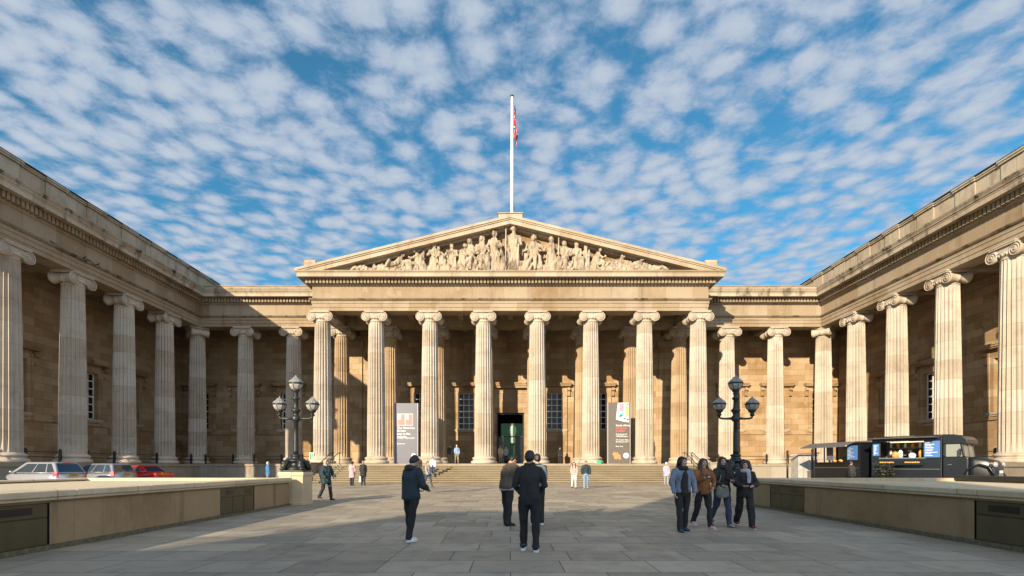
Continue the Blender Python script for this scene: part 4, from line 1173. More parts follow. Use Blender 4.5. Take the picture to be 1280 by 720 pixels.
for s in (-1, 1):
    mb = MB(); mb.tube([(.85,s*.86,.80),(1.1,s*.86,1.26),(1.5,s*.86,1.46),(1.9,s*.86,1.34),(2.15,s*.86,.84)], (.18,.06), 8, flat=(0,1,0)); mb.build('mudguard', M['truck'], t)
    mb = MB(); mb.ball((2.08,s*.74,1.46), (.12,.15,.15), 12); mb.build('headlight', M['lamp_clear'], t)
    mb = MB(); mb.ball((1.98,s*.92,1.52), (.05,.05,.05), 8); mb.build('indicator', M['orange'], t)
    mb = MB(); mb.box(.75,.82,min(s*1.02,s*1.22),max(s*1.02,s*1.22),1.95,2.30); mb.build('door_mirror', M['trim'], t)
    for x in (L0+.85, 1.50): wheel(t, x, s*.82, .42, .22, s)
mb = MB(); mb.box(2.16,2.26,-.9,.9,.56,.72); mb.build('bumper', M['steel'], t)
mb = MB(); mb.box(2.165,2.18,-.3,.3,1.02,1.15); mb.build('number_plate', M['ink'], t)
mb = MB()
for k in range(7): mb.box(2.155,2.172,-.42+k*.13,-.35+k*.13,.76,1.0)
mb.build('grille', M['steel'], t)
mb = MB(); mb.box(1.06,1.10,-.985,-.975,1.2,1.24); mb.box(.25,.42,-1.0,-.981,1.45,1.48); mb.build('door_handle', M['steel'], t)
def truckpt(x, y, z): return TRUCK.matrix_basis @ Vector((x, y, z))
bpy.context.view_layer.update()
for xx, lab in ((L0+.80,'tray of golden pastries at the rear end of the food truck counter'),(L1-1.25,'tray of golden pastries at the cab end of the food truck counter')):
    tr = thing('pastry_tray', lab, 'tray', truckpt(xx, -yw-.2, 1.482), R(TA), 'pastry trays on the food truck counter')
    mb = MB(); mb.box(-.36,.36,-.14,.14,0,.03); mb.build('tray_base', M['steel'], tr)
    for k in range(12):
        mb = MB(); mb.ball((-.28+.112*(k % 6), -.06+.12*(k//6), .09), (.065,.06,.065), 7); mb.build('pastry', M['bread'], tr)
for xx, cc, hh, lab in ((L0+1.1,'bread',.30,'tall golden cake on the hatch sill of the food truck'),(L0+1.9,'off_white',.22,'white domed cake on the hatch sill of the food truck')):
    o = MB().lathe([(.16,0),(.17,hh*.6),(.12,hh*.9),(.03,hh)], 14).build('cake', M[cc], None, truckpt(xx,-.85,1.862)); o.scale = (1.0,1.0,1.2); tag(o, lab, 'cake')

# ---- food trailer behind it
t = TRAILER = thing('food_trailer', 'black catering trailer with grey awning, standing behind the food truck', 'trailer', (22.1,33.2,G(33)), R(-82))
mb = MB()
mb.box(-1.9,1.9,-.9,.9,.45,.6); mb.box(-1.9,1.9,-.9,-.84,.601,1.62); mb.box(-1.9,1.9,.84,.9,.601,2.75); mb.box(1.84,1.9,-.839,.839,.601,2.75)
mb.box(-1.9,-1.84,-.839,.839,.601,1.62); mb.box(-1.9,-1.78,-.9,-.80,1.621,2.75); mb.box(.9,1.9,-.9,-.84,1.621,2.75); mb.box(-1.05,-.98,-.9,-.84,1.621,2.75); mb.box(-1.9,-1.8,.74,.839,1.621,2.75)
mb.box(-1.95,1.95,-.93,.93,2.751,2.84)
mb.build('trailer_body', M['truck'], t, bevel=.012)
mb = MB(); mb.prism([(-.95,2.85),(-.95,2.90),(-1.75,2.62),(-1.77,2.56)], 'x', -2.15, 1.6); mb.prism([(.9,2.842),(-.95,2.842),(-.95,2.90),(0,2.96),(.9,2.88)], 'x', -2.0, 1.95); mb.build('awning', M['awning'], t)
mb = MB(); mb.box(-1.8,1.0,-1.25,-.901,1.58,1.62); mb.build('counter', M['truck'], t)
mb = MB(); mb.box(-1.8,1.8,-.925,-.901,1.25,1.275); mb.build('side_moulding', M['steel'], t)
mb = MB(); mb.box(.98,1.75,-.94,-.902,1.75,2.65); o = mb.build('menu_screen', M['menu'], t)
mb = MB()
for k in range(9): mb.box(1.03, 1.12+.5*r.random(), -.944, -.9405, 2.52-k*.085, 2.54-k*.085)
mb.build('menu_lines', M['off_white'], o)
mb = MB(); mb.box(-1.7,1.7,.74,.82,.65,2.65); mb.box(-1.6,1.5,.3,.739,1.9,1.94); mb.build('interior', M['truck_in'], t)
MB().box(-.85,-.30,-.85,-.82,1.75,2.6).build('side_panel', M['b_grey'], t)
mb = MB(); mb.box(-.5,.6,-.05,.05,2.68,2.72); mb.build('ceiling_light', M['warm'], t)
for s in (-1, 1): wheel(t, -.1, s*.78, .34, .2, s)
mb = MB(); mb.tube([(1.9,0,.52),(2.5,0,.52)], .05, 6); mb.build('tow_bar', M['black'], t)
for i, xx in enumerate((.1,.6)):
    o = MB().tube([(-.16,0,.06),(0,0,.11),(.16,0,.06)], [.06,.09,.06], 8).build('bread_loaf', M['bread'], None, TRAILER.matrix_basis @ Vector((xx,-1.08,1.622)), R(-82))
    tag(o, ['crusty bread loaf on the trailer counter, nearer its open end','crusty bread loaf on the trailer counter, nearer the blue menu screen'][i], 'bread', 'loaves on the trailer counter')
t = thing('roller_banner', 'plain light grey roller banner standing between the trailer and the food truck', 'banner', (PX(1095,30.2),30.2,G(30)), R(-20))
mb = MB(); mb.box(-.20,.20,0,.03,.1,2.55); mb.build('banner_sheet', M['off_white'], t); mb = MB(); mb.box(-.24,.24,-.12,.15,0,.1); mb.build('base', M['steel'], t)
mb = MB(); mb.box(-.19,-.10,-.006,-.001,1.0,1.5); mb.build('print', M['red'], t)
t = thing('potted_plant', 'dark bushy potted plant beside the rear end of the food truck', 'plant', (PX(1105,29.0),29.0,G(29)))
mb = MB(); mb.lathe([(.24,0),(.30,.55),(.33,.6),(.28,.61)], 16); mb.build('pot', M['trim'], t)
mb = MB(); r = random.Random(3)
for k in range(420):
    a, b = r.random()*6.283, r.random(); rr = .40*r.random()**.5; c = Vector((rr*math.cos(a), rr*math.sin(a), .65+.85*b))
    d = Vector((r.gauss(0,1), r.gauss(0,1), r.gauss(.3,1))).normalized(); e = d.orthogonal().normalized()*.045
    mb.add([c, c+d*.08+e, c+d*.18, c+d*.08-e], [(0,1,2,3)])
M['leaf'] = mat('dark_leaf', (.022,.024,.016), .6, var=.4, vscale=7)
mb.build('foliage', M['leaf'], t)
mb = MB(); mb.tube([(0,0,.5),(.02,0,1.2)], .03, 6); mb.build('stem', M['rust'], t)
# ================================================================== people
M['skin'] = mat('skin', (.46,.27,.19), .55, 0, .1, 60, .06, 12)
M['skin_pale'] = mat('skin_pale', (.52,.33,.25), .55, 0, .1, 60, .06, 12)
M['eye'] = mat('eye_dark', (.02,.015,.012), .2)
M['lip'] = mat('lip', (.36,.12,.11), .5)
def cloth(name, c, rough=.85, var=.18): return mat('cloth_'+name, c, rough, 0, .5, 35, var, 9)
C = {k: cloth(k, v) for k, v in dict(black=(.016,.016,.017), navy=(.012,.026,.036), coal=(.026,.025,.026), jeans_black=(.010,.010,.013), brown=(.085,.062,.042),
     denim=(.15,.19,.25), denim_blue=(.16,.23,.34), jeans=(.03,.05,.085), rust=(.22,.085,.025), grey=(.26,.26,.26), grey_green=(.16,.17,.15), scarf_grey=(.33,.34,.38), white=(.68,.67,.64),
     teal=(.012,.035,.045), beige=(.38,.29,.19), pink=(.42,.28,.30), dusty_pink=(.50,.30,.27), lavender=(.34,.30,.40), blue=(.03,.14,.32), shirt_blue=(.22,.33,.55), pale_jeans=(.50,.53,.52), shoe_white=(.62,.65,.68), shoe_pink=(.62,.32,.36), shoe_red=(.24,.02,.05), shoe_blue=(.03,.06,.12), khaki=(.20,.17,.10), leather=(.09,.05,.03)).items()}
for k, v in dict(hair_black=(.008,.007,.007), hair_brown=(.035,.018,.010), hair_dark=(.016,.010,.007), hair_grey=(.45,.43,.40), hair_fair=(.30,.2,.11)).items():
    C[k] = mat(k, v, .45, 0, .6, 90, .3, 25)
def bezel(): pass
def person(label, x, y, rot, h=1.70, z=None, top='black', legs='jeans_black', shoes='black', hair='hair_black', style='short', hem=.84, bulk=1.0, lean=0, headp=0, heady=0,
           L=(0,0), Rr=(0,0), LA=(8,8,20,10), RA=(8,8,20,10), near=False, skin='skin', group=None, extras=(), wide=1.0, flare=1.0, collar=None):
    """faces local -y. L/Rr: (thigh pitch, knee bend) of left/right leg; LA/RA: (upper pitch, abduction, fore pitch, inward)"""
    k = h/1.70; vox = (.011 if near else .022)
    if z is None: z = G(y)
    r = random.Random(hash(label) % 1 + int(x*100))
    def lv(zz): return -math.tan(R(lean))*max(0, zz-.95)
    def leg(s, p, b):
        p, b = R(p), R(b); hip = Vector((s*.095, 0, .90))
        kn = hip+Vector((s*.012*wide, -math.sin(p), -math.cos(p)))*.43; q = p-b
        an = kn+Vector((s*.008*wide, -math.sin(q), -math.cos(q)))*.40
        return hip, kn, an, q
    def arm(s, A):
        up, ab, fp, inn = [R(a) for a in A]
        sh = Vector((s*.168*bulk**.4, lv(1.385), 1.385))
        el = sh+Vector((s*math.sin(ab), -math.sin(up)*math.cos(ab), -math.cos(up)*math.cos(ab)))*.285
        d = Vector((-s*math.sin(inn), -math.sin(fp)*math.cos(inn), -math.cos(fp)*math.cos(inn)))
        wr = el+d*.245
        return sh, el, wr, d
    legs_ = [(1, leg(1, *L)), (-1, leg(-1, *Rr))]; arms = [(1, arm(1, LA)), (-1, arm(-1, RA))]
    low = min(a[1][2].z for a in legs_)-.085          # ground the lower foot
    nk = Vector((0, lv(1.50), 1.50))
    HM = Matrix.Translation(nk) @ Matrix.Rotation(R(heady),4,'Z') @ Matrix.Rotation(R(headp),4,'X') @ Matrix.Translation(-Vector((0,0,1.50)))
    FINAL = Matrix.Scale(k,4) @ Matrix.Translation((0,0,-low))
    def fin(mb): return mb.xform(FINAL)
    # --- the body: one continuous skin, head to feet
    mb = MB()
    s0 = len(mb.v)
    mb.ball((0,.005,1.60), (.074,.094,.108), 16); mb.ball((0,-.022,1.535), (.054,.066,.058), 12); mb.ball((0,-.05,1.498), (.03,.03,.022), 8)
    mb.tube([(0,-.088,1.612),(0,-.112,1.578),(0,-.096,1.566)], [.010,.017,.011], 6)
    mb.ball((0,-.082,1.626), (.05,.018,.012), 8); mb.ball((.036,-.072,1.57), (.022,.02,.02), 8); mb.ball((-.036,-.072,1.57), (.022,.02,.02), 8)
    for s in (-1, 1): mb.ball((s*.076,.012,1.592), (.013,.024,.034), 8)
    mb.tube([(0,.02,1.46),(0,.012,1.56)], [.058,.05], 10)
    mb.xform(HM, s0)
    mb.tube([(0,lv(1.40),1.38),(0,lv(1.47),1.50)], [.07,.056], 10)
    mb.tube([(0,0,.86),(0,lv(1.05),1.06),(0,lv(1.28),1.28),(0,lv(1.42),1.42)], [(.15,.11),(.135,.10),(.16,.11),(.13,.08)], 14, flat=(1,0,0))
    for s, (hp, kn, an, q) in legs_:
        mb.tube([hp, hp.lerp(kn,.5), kn, kn.lerp(an,.35), an], [.080,.066,.044,.044,.034], 10)
        f = Vector((0,-math.cos(q*.3),0)); heel = an+Vector((0,.03,-.05)); toe = an+Vector((s*.02,-.155,-.06))
        mb.tube([heel, an+Vector((0,-.05,-.045)), toe], [(.035,.04),(.04,.036),(.036,.02)], 8, flat=(1,0,0))
    for s, (sh, el, wr, d) in arms:
        mb.tube([Vector((s*.10, lv(1.40), 1.41)), sh, sh.lerp(el,.5), el, el.lerp(wr,.3), wr, wr+d*.03], [.05,.052,.046,.038,.040,.027,.027], 10)
        mb.tube([wr, wr+d*.045, wr+d*.085], [(.027,.019),(.040,.018),(.036,.015)], 8, flat=(0,1,0) if abs(d.y) < .8 else (1,0,0))
    fin(mb)
    o = mb.build('person', [M[skin], M['eye'], M['lip']])
    bake(o, vox*k, 2 if near else 1)
    # fingers, eyes and mouth are added to the same skin
    ex = MB()
    if near:
        for s, (sh, el, wr, d) in arms:
            side = Vector((0,1,0)) if abs(d.y) < .8 else Vector((1,0,0)); side = (side-d*side.dot(d)).normalized()
            nrm = d.cross(side).normalized(); inward = -s*nrm if (nrm.x*s) > 0 else nrm*s
            if (inward.x*s) > 0: inward = -inward
            for i, ln in enumerate((.062,.072,.067,.052)):
                b0 = wr+d*.075+side*(.027-.018*i)
                ex.tube([b0, b0+d*ln*.5+inward*.008, b0+d*ln*.8+inward*.026, b0+d*ln*.85+inward*.04], [.0085,.008,.0075,.006], 6, 0)
            b0 = wr+d*.025+side*.026
            ex.tube([b0, b0+d*.03+side*.018+inward*.012, b0+d*.06+side*.014+inward*.026], [.011,.0095,.007], 6, 0)
        s0 = len(ex.v)
        for s in (-1, 1): ex.ball((s*.030,-.083,1.606), (.014,.008,.0065), 8, 1); ex.tube([(s*.014,-.098,1.624),(s*.034,-.094,1.629),(s*.052,-.078,1.624)], .0045, 5, 1)
        ex.tube([(-.024,-.082,1.541),(0,-.0885,1.5415),(.024,-.082,1.541)], [.004,.0075,.004], 6, 2)
        ex.xform(HM, s0); fin(ex)
        bm = bmesh.new(); bm.from_mesh(o.data)
        tmp = ex.mesh('t', []); bm.from_mesh(tmp); bm.to_mesh(o.data); bm.free()
        nf = len(ex.f); tot = len(o.data.polygons)
        for i in range(nf): o.data.polygons[tot-nf+i].material_index = ex.m[i]
        for p in o.data.polygons: p.use_smooth = True
        bpy.data.meshes.remove(tmp)
    o.location = (x, y, z); o.rotation_euler = (0,0,R(rot)); tag(o, label, 'person', group)
    gv = vox*1.15*k
    # --- trousers
    mb = MB()
    mb.tube([(0,.005,.80),(0,.01,.90),(0,lv(1.0)*.6,1.03)], [(.155,.125),(.172,.132),(.15,.115)], 16, flat=(1,0,0))
    for s, (hp, kn, an, q) in legs_:
        e = an+(an-kn).normalized()*.035
        mb.tube([hp+Vector((0,.005,.02)), hp.lerp(kn,.45), kn, kn.lerp(an,.5), e], [(.098,.105),(.088,.092),(.066*flare,.070*flare),(.060*flare,.064*flare),(.054*flare,.060*flare)], 14)
    fin(mb); g = mb.build('trousers', C[legs], o); bake(g, gv, 1, .021*k, 13, int(x*7)+3)
    # --- shoes
    for s, (hp, kn, an, q) in legs_:
        mb = MB(); t0 = an+Vector((s*.022,-.18,-.055))
        mb.tube([an+Vector((0,.055,-.05)), an+Vector((0,.02,-.045)), an+Vector((s*.006,-.06,-.05)), t0], [(.036,.034),(.044,.048),(.049,.042),(.038,.026)], 10, flat=(1,0,0))
        mb.tube([an+Vector((0,.0,.03)), an+Vector((0,.0,-.04))], [.050,.05], 10)
        fin(mb); g = mb.build('shoe', C[shoes], o); bake(g, gv, 1)
        mb = MB(); mb.tube([an+Vector((0,.065,-.078)), an+Vector((s*.006,-.06,-.078)), an+Vector((s*.024,-.20,-.078))], [(.040,.009),(.052,.009),(.034,.009)], 10, flat=(1,0,0))
        fin(mb); mb.build('sole', C['white' if 'white' in shoes or 'pink' in shoes or 'red' in shoes else 'coal'], g)
    # --- jacket, coat or jumper with sleeves
    mb = MB(); b = bulk
    zs = [hem, hem+.06, max(hem+.1, .98), 1.10, 1.26, 1.36, 1.425, 1.475]
    rx = [.168*b, .176*b, .166*b, .158*b, .172*b, .176*b, .138, .082]; ry = [.128*b, .136*b, .128*b, .124*b, .138*b, .122*b, .100, .080]
    if hem < .7:
        zs = [hem, hem+.18] + zs[2:]; rx[0] = .205*b; ry[0] = .165*b; rx[1] = .198*b; ry[1] = .155*b
    mb.tube([(0, lv(q)+(.008 if q < 1 else .012), q) for q in zs], list(zip(rx, ry)), 20, flat=(1,0,0))
    for s, (sh, el, wr, d) in arms:
        mb.tube([Vector((s*.10,lv(1.40),1.395)), sh+Vector((-s*.01,0,-.005)), sh.lerp(el,.5), el, el.lerp(wr,.5), wr+d*.005], [.070*b**.5,.072*b**.5,.064*b**.7,.056*b**.7,.052*b**.7,.046*b**.7], 12)
    if collar: mb.tube([(0,lv(1.43)+.005,1.42),(0,lv(1.5)+.01,1.505)], [.10,.088], 14)
    fin(mb); g = mb.build('jacket', C[top], o); bake(g, gv, 1, .030*k, 10, int(y*5)+1)
    # --- hair
    mb = MB()
    if style in ('short', 'long', 'bob', 'bun'):
        mb.ball((0,.022,1.632), (.084,.094,.094), 14); mb.ball((0,.055,1.59), (.076,.062,.085), 12)
        for s in (-1, 1): mb.ball((s*.066,.03,1.605), (.022,.045,.05), 8)
        mb.tube([(-.055,-.052,1.672),(0,-.068,1.682),(.055,-.052,1.672)], [.018,.018,.018], 8)
        if style in ('long', 'bob'):
            e = 1.28 if style == 'long' else 1.46
            for s in (-1, 1):
                mb.tube([(s*.03,-.045,1.69),(s*.075,-.035,1.64),(s*.086,-.015,1.56),(s*.098,-.03,1.46),(s*.095,-.085,(e+1.42)/2),(s*.09,-.125,e)] if style == 'long' else [(s*.03,-.045,1.69),(s*.076,-.035,1.64),(s*.088,-.015,1.56),(s*.085,-.01,e)], [.02,.028,.036,.042,.036,.018] if style == 'long' else [.02,.028,.034,.02], 8)
            mb.tube([(0,.07,1.65),(0,.085,1.55),(0,.105,1.44),(0,.125,e+.02)], [(.075,.04),(.088,.045),(.095,.04),(.07,.02)], 12, flat=(1,0,0))
        if style == 'bun': mb.ball((0,.11,1.66), .05, 10)
        mb.xform(HM); fin(mb); g = mb.build('hair', C[hair], o); bake(g, gv, 1, .008*k, 18, 2)
    elif style in ('hood', 'hat', 'scarf'):
        if style == 'hat': mb.ball((0,.012,1.645), (.092,.108,.088), 14); mb.tube([(0,.012,1.622),(0,.012,1.662)], [(.095,.112),(.094,.11)], 16, flat=(1,0,0)); mb.ball((0,.012,1.745), .03, 8)
        else:
            mb.ball((0,.035,1.62), (.098,.094,.118), 14); mb.tube([(0,.03,1.44),(0,.04,1.55)], [(.115,.10),(.10,.085)], 14, flat=(1,0,0))
            for s in (-1, 1): mb.tube([(0,-.052,1.715),(s*.06,-.055,1.69),(s*.086,-.045,1.62),(s*.078,-.06,1.53),(s*.03,-.085,1.46)], [.028,.028,.026,.026,.03], 8)
        mb.xform(HM); fin(mb); g = mb.build('hat' if style == 'hat' else 'hood', C[hair], o); bake(g, gv, 1, .008*k, 14, 2)
    for e in extras:
        mb = MB(); kind, m = e[0], e[1]
        if kind == 'scarf':
            mb.lathe([(.085,1.43),(.125,1.42),(.135,1.455),(.12,1.49),(.10,1.52),(.082,1.50)], 16, (0,lv(1.46)-.012,0)); mb.tube([(.04,-.12+lv(1.4),1.45),(.06,-.155+lv(1.3),1.32),(.05,-.16+lv(1.2),1.15)], [(.05,.03),(.05,.025),(.055,.02)], 8)
        elif kind == 'cowl':
            mb.lathe([(.085,1.41),(.12,1.40),(.13,1.44),(.11,1.49),(.085,1.50)], 16, (0,lv(1.46)-.015,0))
        elif kind == 'inner':                       # dark top seen between the open fronts of the jacket
            mb.tube([(0,-.062+lv(.9),hem-.04),(0,-.066+lv(1.1),1.10),(0,-.074+lv(1.28),1.28),(0,-.045+lv(1.42),1.42)], [(.115,.105),(.10,.098),(.092,.10),(.06,.07)], 12, flat=(1,0,0))
        elif kind == 'shirt_hem':
            mb.tube([(0,.005,hem-.035),(0,.005,hem+.03)], [(.172*b,.128*b),(.176*b,.130*b)], 18, flat=(1,0,0))
        elif kind == 'hood_down':
            mb.ball((0,.10+lv(1.46),1.455), (.12,.07,.065), 12); mb.tube([(-.10,.03+lv(1.44),1.45),(0,.13+lv(1.44),1.43),(.10,.03+lv(1.44),1.45)], [.035,.05,.035], 8)
        elif kind == 'cuff':
            for s, (hp, kn, an, q) in legs_:
                m2 = MB(); m2.tube([an+Vector((0,0,-.005)), an+Vector((0,0,.035))], [.066,.068], 12); fin(m2); m2.build('trouser_cuff', C[m], o)
            continue
        fin(mb); g = mb.build({'inner':'jumper','scarf':'scarf','cowl':'scarf','shirt_hem':'shirt','hood_down':'hood','cuff':'trouser_cuff'}[kind], C[m], o); bake(g, gv, 1, .006*k, 12, 5)
    o['_k'] = k
    info = dict(o=o, k=k, low=low, M=Matrix.Translation((x,y,z)) @ Matrix.Rotation(R(rot),4,'Z') @ FINAL, hands={s: wr+d*.09 for s, (sh, el, wr, d) in arms}, lv=lv)
    del o['_k']
    return info
def rucksack(p, label, m, sc=1.0, front=False, group=None):
    """stands on a wearer's back; its own thing"""
    t = thing('rucksack', label, 'rucksack', (0,0,0), 0, group); s = 1
    yy = .20+p['lv'](1.2)
    def fin(mb, name, vox=.014, nz=.012):
        mb.xform(p['M']); o = mb.build(name, C[m], t); bake(o, vox, 1, nz, 8, 3); return o
    mb = MB(); mb.tube([(0,yy,.94),(0,yy+.02,1.0),(0,yy+.03,1.2),(0,yy,1.38),(0,yy-.02,1.44)], [(.12*sc,.07),(.15*sc,.10),(.16*sc,.11),(.14*sc,.09),(.08*sc,.05)], 14, flat=(1,0,0)); fin(mb, 'bag_body')
    mb = MB(); mb.ball((0,yy+.12,1.08), (.11*sc,.05,.10), 10); fin(mb, 'front_pocket')
    for q in (-1, 1):
        mb = MB(); mb.tube([(q*.09,yy-.07,1.41),(q*.11,.05+p['lv'](1.45),1.475),(q*.115,-.11+p['lv'](1.4),1.40),(q*.12,-.15+p['lv'](1.2),1.2),(q*.15,.02,1.02),(q*.12,yy-.05,.98)], (.025,.012), 8); fin(mb, 'strap', .01, 0)
    mb = MB(); mb.tube([(.10,yy,.98),(.13,yy+.02,.80),(.12,yy+.03,.70)], (.012,.006), 6); fin(mb, 'loose_strap', .006, 0)
    return t
def phone(p, s, label, m='trim'):
    q = p['hands'][s]; w = p['M'] @ q
    t = thing('phone', label, 'phone', w, p['o'].rotation_euler.z)
    mb = MB(); mb.box(-.037,.037,-.006,.006,-.06,.08); o = mb.build('case', M['trim'], t); o.rotation_euler = (R(-50),0,0)
    mb = MB(); mb.box(-.033,.033,.0062,.008,-.054,.074); mb.build('screen', M['glass_dark'], o)
def bag(p, s, label, m, w=.16, h=.3, drop=.20, d=.06):
    q = p['M'] @ p['hands'][s]
    t = thing('bag', label, 'bag', (q.x, q.y, q.z-drop-h), p['o'].rotation_euler.z)
    mb = MB(); mb.tube([(0,0,0),(0,0,.03),(0,0,h*.6),(0,0,h)], [(w*.8,d),(w,d*1.3),(w*.95,d),(w*.8,d*.3)], 14, flat=(1,0,0)); o = mb.build('bag_body', C[m], t); bake(o, .014, 1, .012, 8, 4)
    mb = MB(); mb.tube([(-w*.5,0,h-.02),(-w*.2,0,h+drop),(w*.2,0,h+drop),(w*.5,0,h-.02)], .010, 6); mb.build('handle', C[m], t)
def at(px, py): D = PD(py); return PX(px, D), D

# --- three men in the middle
x, y = at(514, 677)
p = person('man in a dark navy hooded jacket standing alone, head bowed over a phone', x, y, 140, 1.63, top='navy', legs='jeans_black', shoes='shoe_white', hem=.84, bulk=1.2, headp=34, heady=6, lean=4, L=(4,2), Rr=(-8,4), LA=(12,14,62,22), RA=(10,16,70,30), near=True, extras=(('hood_down','navy'),), collar=True, wide=1.2)
phone(p, -1, 'dark phone held by the man in the navy hooded jacket')
x, y = at(662, 689)
p2 = person('man in a black jacket and white trainers, seen from behind, largest figure', x, y, 176, 1.68, top='black', legs='jeans_black', shoes='shoe_white', hem=.87, bulk=1.02, headp=14, heady=-14, L=(9,6), Rr=(-6,2), LA=(0,18,44,30), RA=(0,18,50,34), near=True, collar=True, wide=1.6, extras=(('cuff','jeans'),))
x, y = at(634, 657)
p = person('man in a brown jacket, bent forward just behind the man in black', x, y, 128, 1.70, top='brown', legs='black', shoes='black', hair='hair_black', hem=.88, bulk=1.3, lean=13, headp=42, L=(6,5), Rr=(-2,3), LA=(20,8,70,22), RA=(16,8,66,22), near=True, extras=(('shirt_hem','scarf_grey'),), flare=1.15)
x, y = at(671.5, 656)
p = person('person in dark clothes mostly hidden behind the man in black, wearing a grey rucksack', x, y, 196, 1.70, top='coal', legs='black', shoes='shoe_white', hem=.86, bulk=1.1, headp=10, L=(2,2), Rr=(-2,2), near=True)
rucksack(p, 'grey rucksack with a loose strap showing beside the man in black', 'grey', 1.1)

# --- four women walking abreast
GW = 'four women walking side by side'
x, y = at(853, 664)
person('woman in an open pale denim jacket over black, leftmost of the walking row', x, y, 8, 1.62, top='denim', legs='black', shoes='shoe_blue', hair='hair_black', style='bob', hem=.90, bulk=1.1, L=(-4,8), Rr=(8,3), LA=(6,20,20,8), RA=(2,20,18,8), heady=28, near=True, extras=(('inner','black'),('cowl','black')), group=GW, skin='skin_pale')
x, y = at(879, 660)
p = person('woman in a rust orange jacket and pink shoes, second in the walking row', x, y, 6, 1.60, top='rust', legs='black', shoes='shoe_pink', hair='hair_brown', style='long', hem=.84, bulk=1.12, L=(14,6), Rr=(-14,18), LA=(8,18,56,30), RA=(28,14,116,28), near=True, group=GW, skin='skin_pale', heady=6)
phone(p, -1, 'dark phone raised in the hand of the woman in rust orange')
x, y = at(903, 658)
p = person('woman in a black scarf and blue jeans, third in the walking row', x, y, 4, 1.64, top='coal', legs='jeans', shoes='grey', hair='hair_dark', style='long', hem=.84, bulk=1.16, L=(12,4), Rr=(-18,22), LA=(22,14,88,36), RA=(14,16,62,30), near=True, extras=(('scarf','black'),), group=GW, skin='skin_pale')
phone(p, 1, 'pale phone held at chest height by the woman in the long black scarf')
t = thing('shoulder_bag', 'grey green quilted bag hanging at the hip of the woman in blue jeans', 'bag', p['M'] @ Vector((-.10,-.20,.72)), R(10))
mb = MB(); mb.tube([(0,0,0),(0,0,.05),(0,0,.22),(.02,0,.30)], [(.13,.05),(.17,.07),(.16,.07),(.11,.03)], 14, flat=(1,0,0)); bake(mb.build('bag_body', C['grey_green'], t), .012, 1, .012, 9, 3)
mb = MB(); mb.tube([(-.1,.02,.26),(.0,.06,.5),(.10,.14,.76)], (.014,.006), 6); mb.build('strap', C['grey_green'], t)
x, y = at(931, 659)
person('woman in a black coat and grey scarf, rightmost of the walking row', x, y, -8, 1.56, top='black', legs='black', shoes='shoe_red', hair='hair_brown', style='bob', hem=.80, bulk=1.2, L=(20,6), Rr=(-18,12), LA=(14,16,84,36), RA=(14,16,80,36), near=True, extras=(('scarf','scarf_grey'),), group=GW, skin='skin_pale', flare=1.32)

# --- people further off
x, y = at(408, 625)
p = person('person in a beige hood and dark teal coat walking past the left pier', x, y, 60, 1.66, top='teal', legs='black', shoes='black', hair='beige', style='hood', hem=.70, bulk=1.25, L=(16,8), Rr=(-14,20), LA=(10,20,50,10), RA=(10,15,40,10), near=True)
rucksack(p, 'black bulky bag slung behind the person in the dark teal coat', 'black', 1.2)
x, y = at(440, 607)
person('woman in a long pink coat standing at the foot of the steps', x, y, 170, 1.64, top='pink', legs='black', shoes='black', hair='hair_brown', hem=.56, bulk=1.1, L=(4,2), Rr=(-4,2))
x, y = at(454, 607)
p = person('person in a black coat carrying a white bag at the foot of the steps', x, y, 186, 1.70, top='black', legs='black', shoes='leather', hair='hair_fair', hem=.62, bulk=1.05, L=(3,2), Rr=(-3,2))
bag(p, 1, 'white carrier bag held by the person in the black coat', 'white', .17, .42, .16)
x, y = at(535, 609)
person('person in a grey jacket and blue jeans striding at the foot of the steps', x, y, 60, 1.68, top='grey', legs='jeans', shoes='leather', hair='hair_brown', hem=.84, bulk=1.1, L=(20,6), Rr=(-18,8))
def on_steps(yy): return G(40)+rise*(min(N-1, max(0, int((yy-y0_)/(4.4/(N-1)))+1)))
y0_ = 39.97
person('person in a white top coming down the steps behind the striding walker', PX(541,41.2), 41.2, 20, 1.66, z=on_steps(41.2), top='white', legs='jeans', shoes='leather', hair='hair_brown', hem=.86, L=(10,4), Rr=(-8,10))
person('person in a dark jacket on the lower steps behind the navy jacket man', PX(524,40.9), 40.9, 10, 1.66, z=on_steps(40.9), top='coal', legs='black', shoes='black', hair='hair_grey', hem=.84, L=(8,4), Rr=(-6,8))
person('person in a light blue shirt on the landing between third and fourth columns', PX(571,46.6), 46.6, 20, 1.72, z=FL, top='shirt_blue', legs='khaki', shoes='leather', hair='hair_grey', hem=.84, L=(10,4), Rr=(-8,10))
person('person in dark clothes beside the light blue shirt on the landing', PX(562.5,47.4), 47.4, -10, 1.74, z=FL, top='coal', legs='khaki', shoes='black', hair='hair_brown', hem=.82)
person('person in a beige coat left of the main doorway, by the fourth column', PX(625.5,48.6), 48.6, 10, 1.70, z=FL, top='beige', legs='khaki', shoes='leather', hair='hair_fair', hem=.70)
person('person in a grey coat at the doorway, right of the beige coat', PX(632.5,50.0), 50.0, -25, 1.72, z=FL, top='grey', legs='coal', shoes='black', hair='hair_dark', hem=.76)
person('person in black standing by the wall under the window right of the doorway', PX(700,53.6), 53.6, 5, 1.74, z=FL, top='black', legs='coal', shoes='black', hair='hair_dark', hem=.70, bulk=1.1)
GC = 'couple walking from the steps'
x, y = at(717.5, 610.5)
person('woman in a dusty pink jacket and pale jeans walking away from the steps', x, y, 0, 1.60, top='dusty_pink', legs='pale_jeans', shoes='black', hair='hair_brown', style='long', hem=.88, L=(8,4), Rr=(-8,10), group=GC, skin='skin_pale')
x, y = at(732.5, 611)
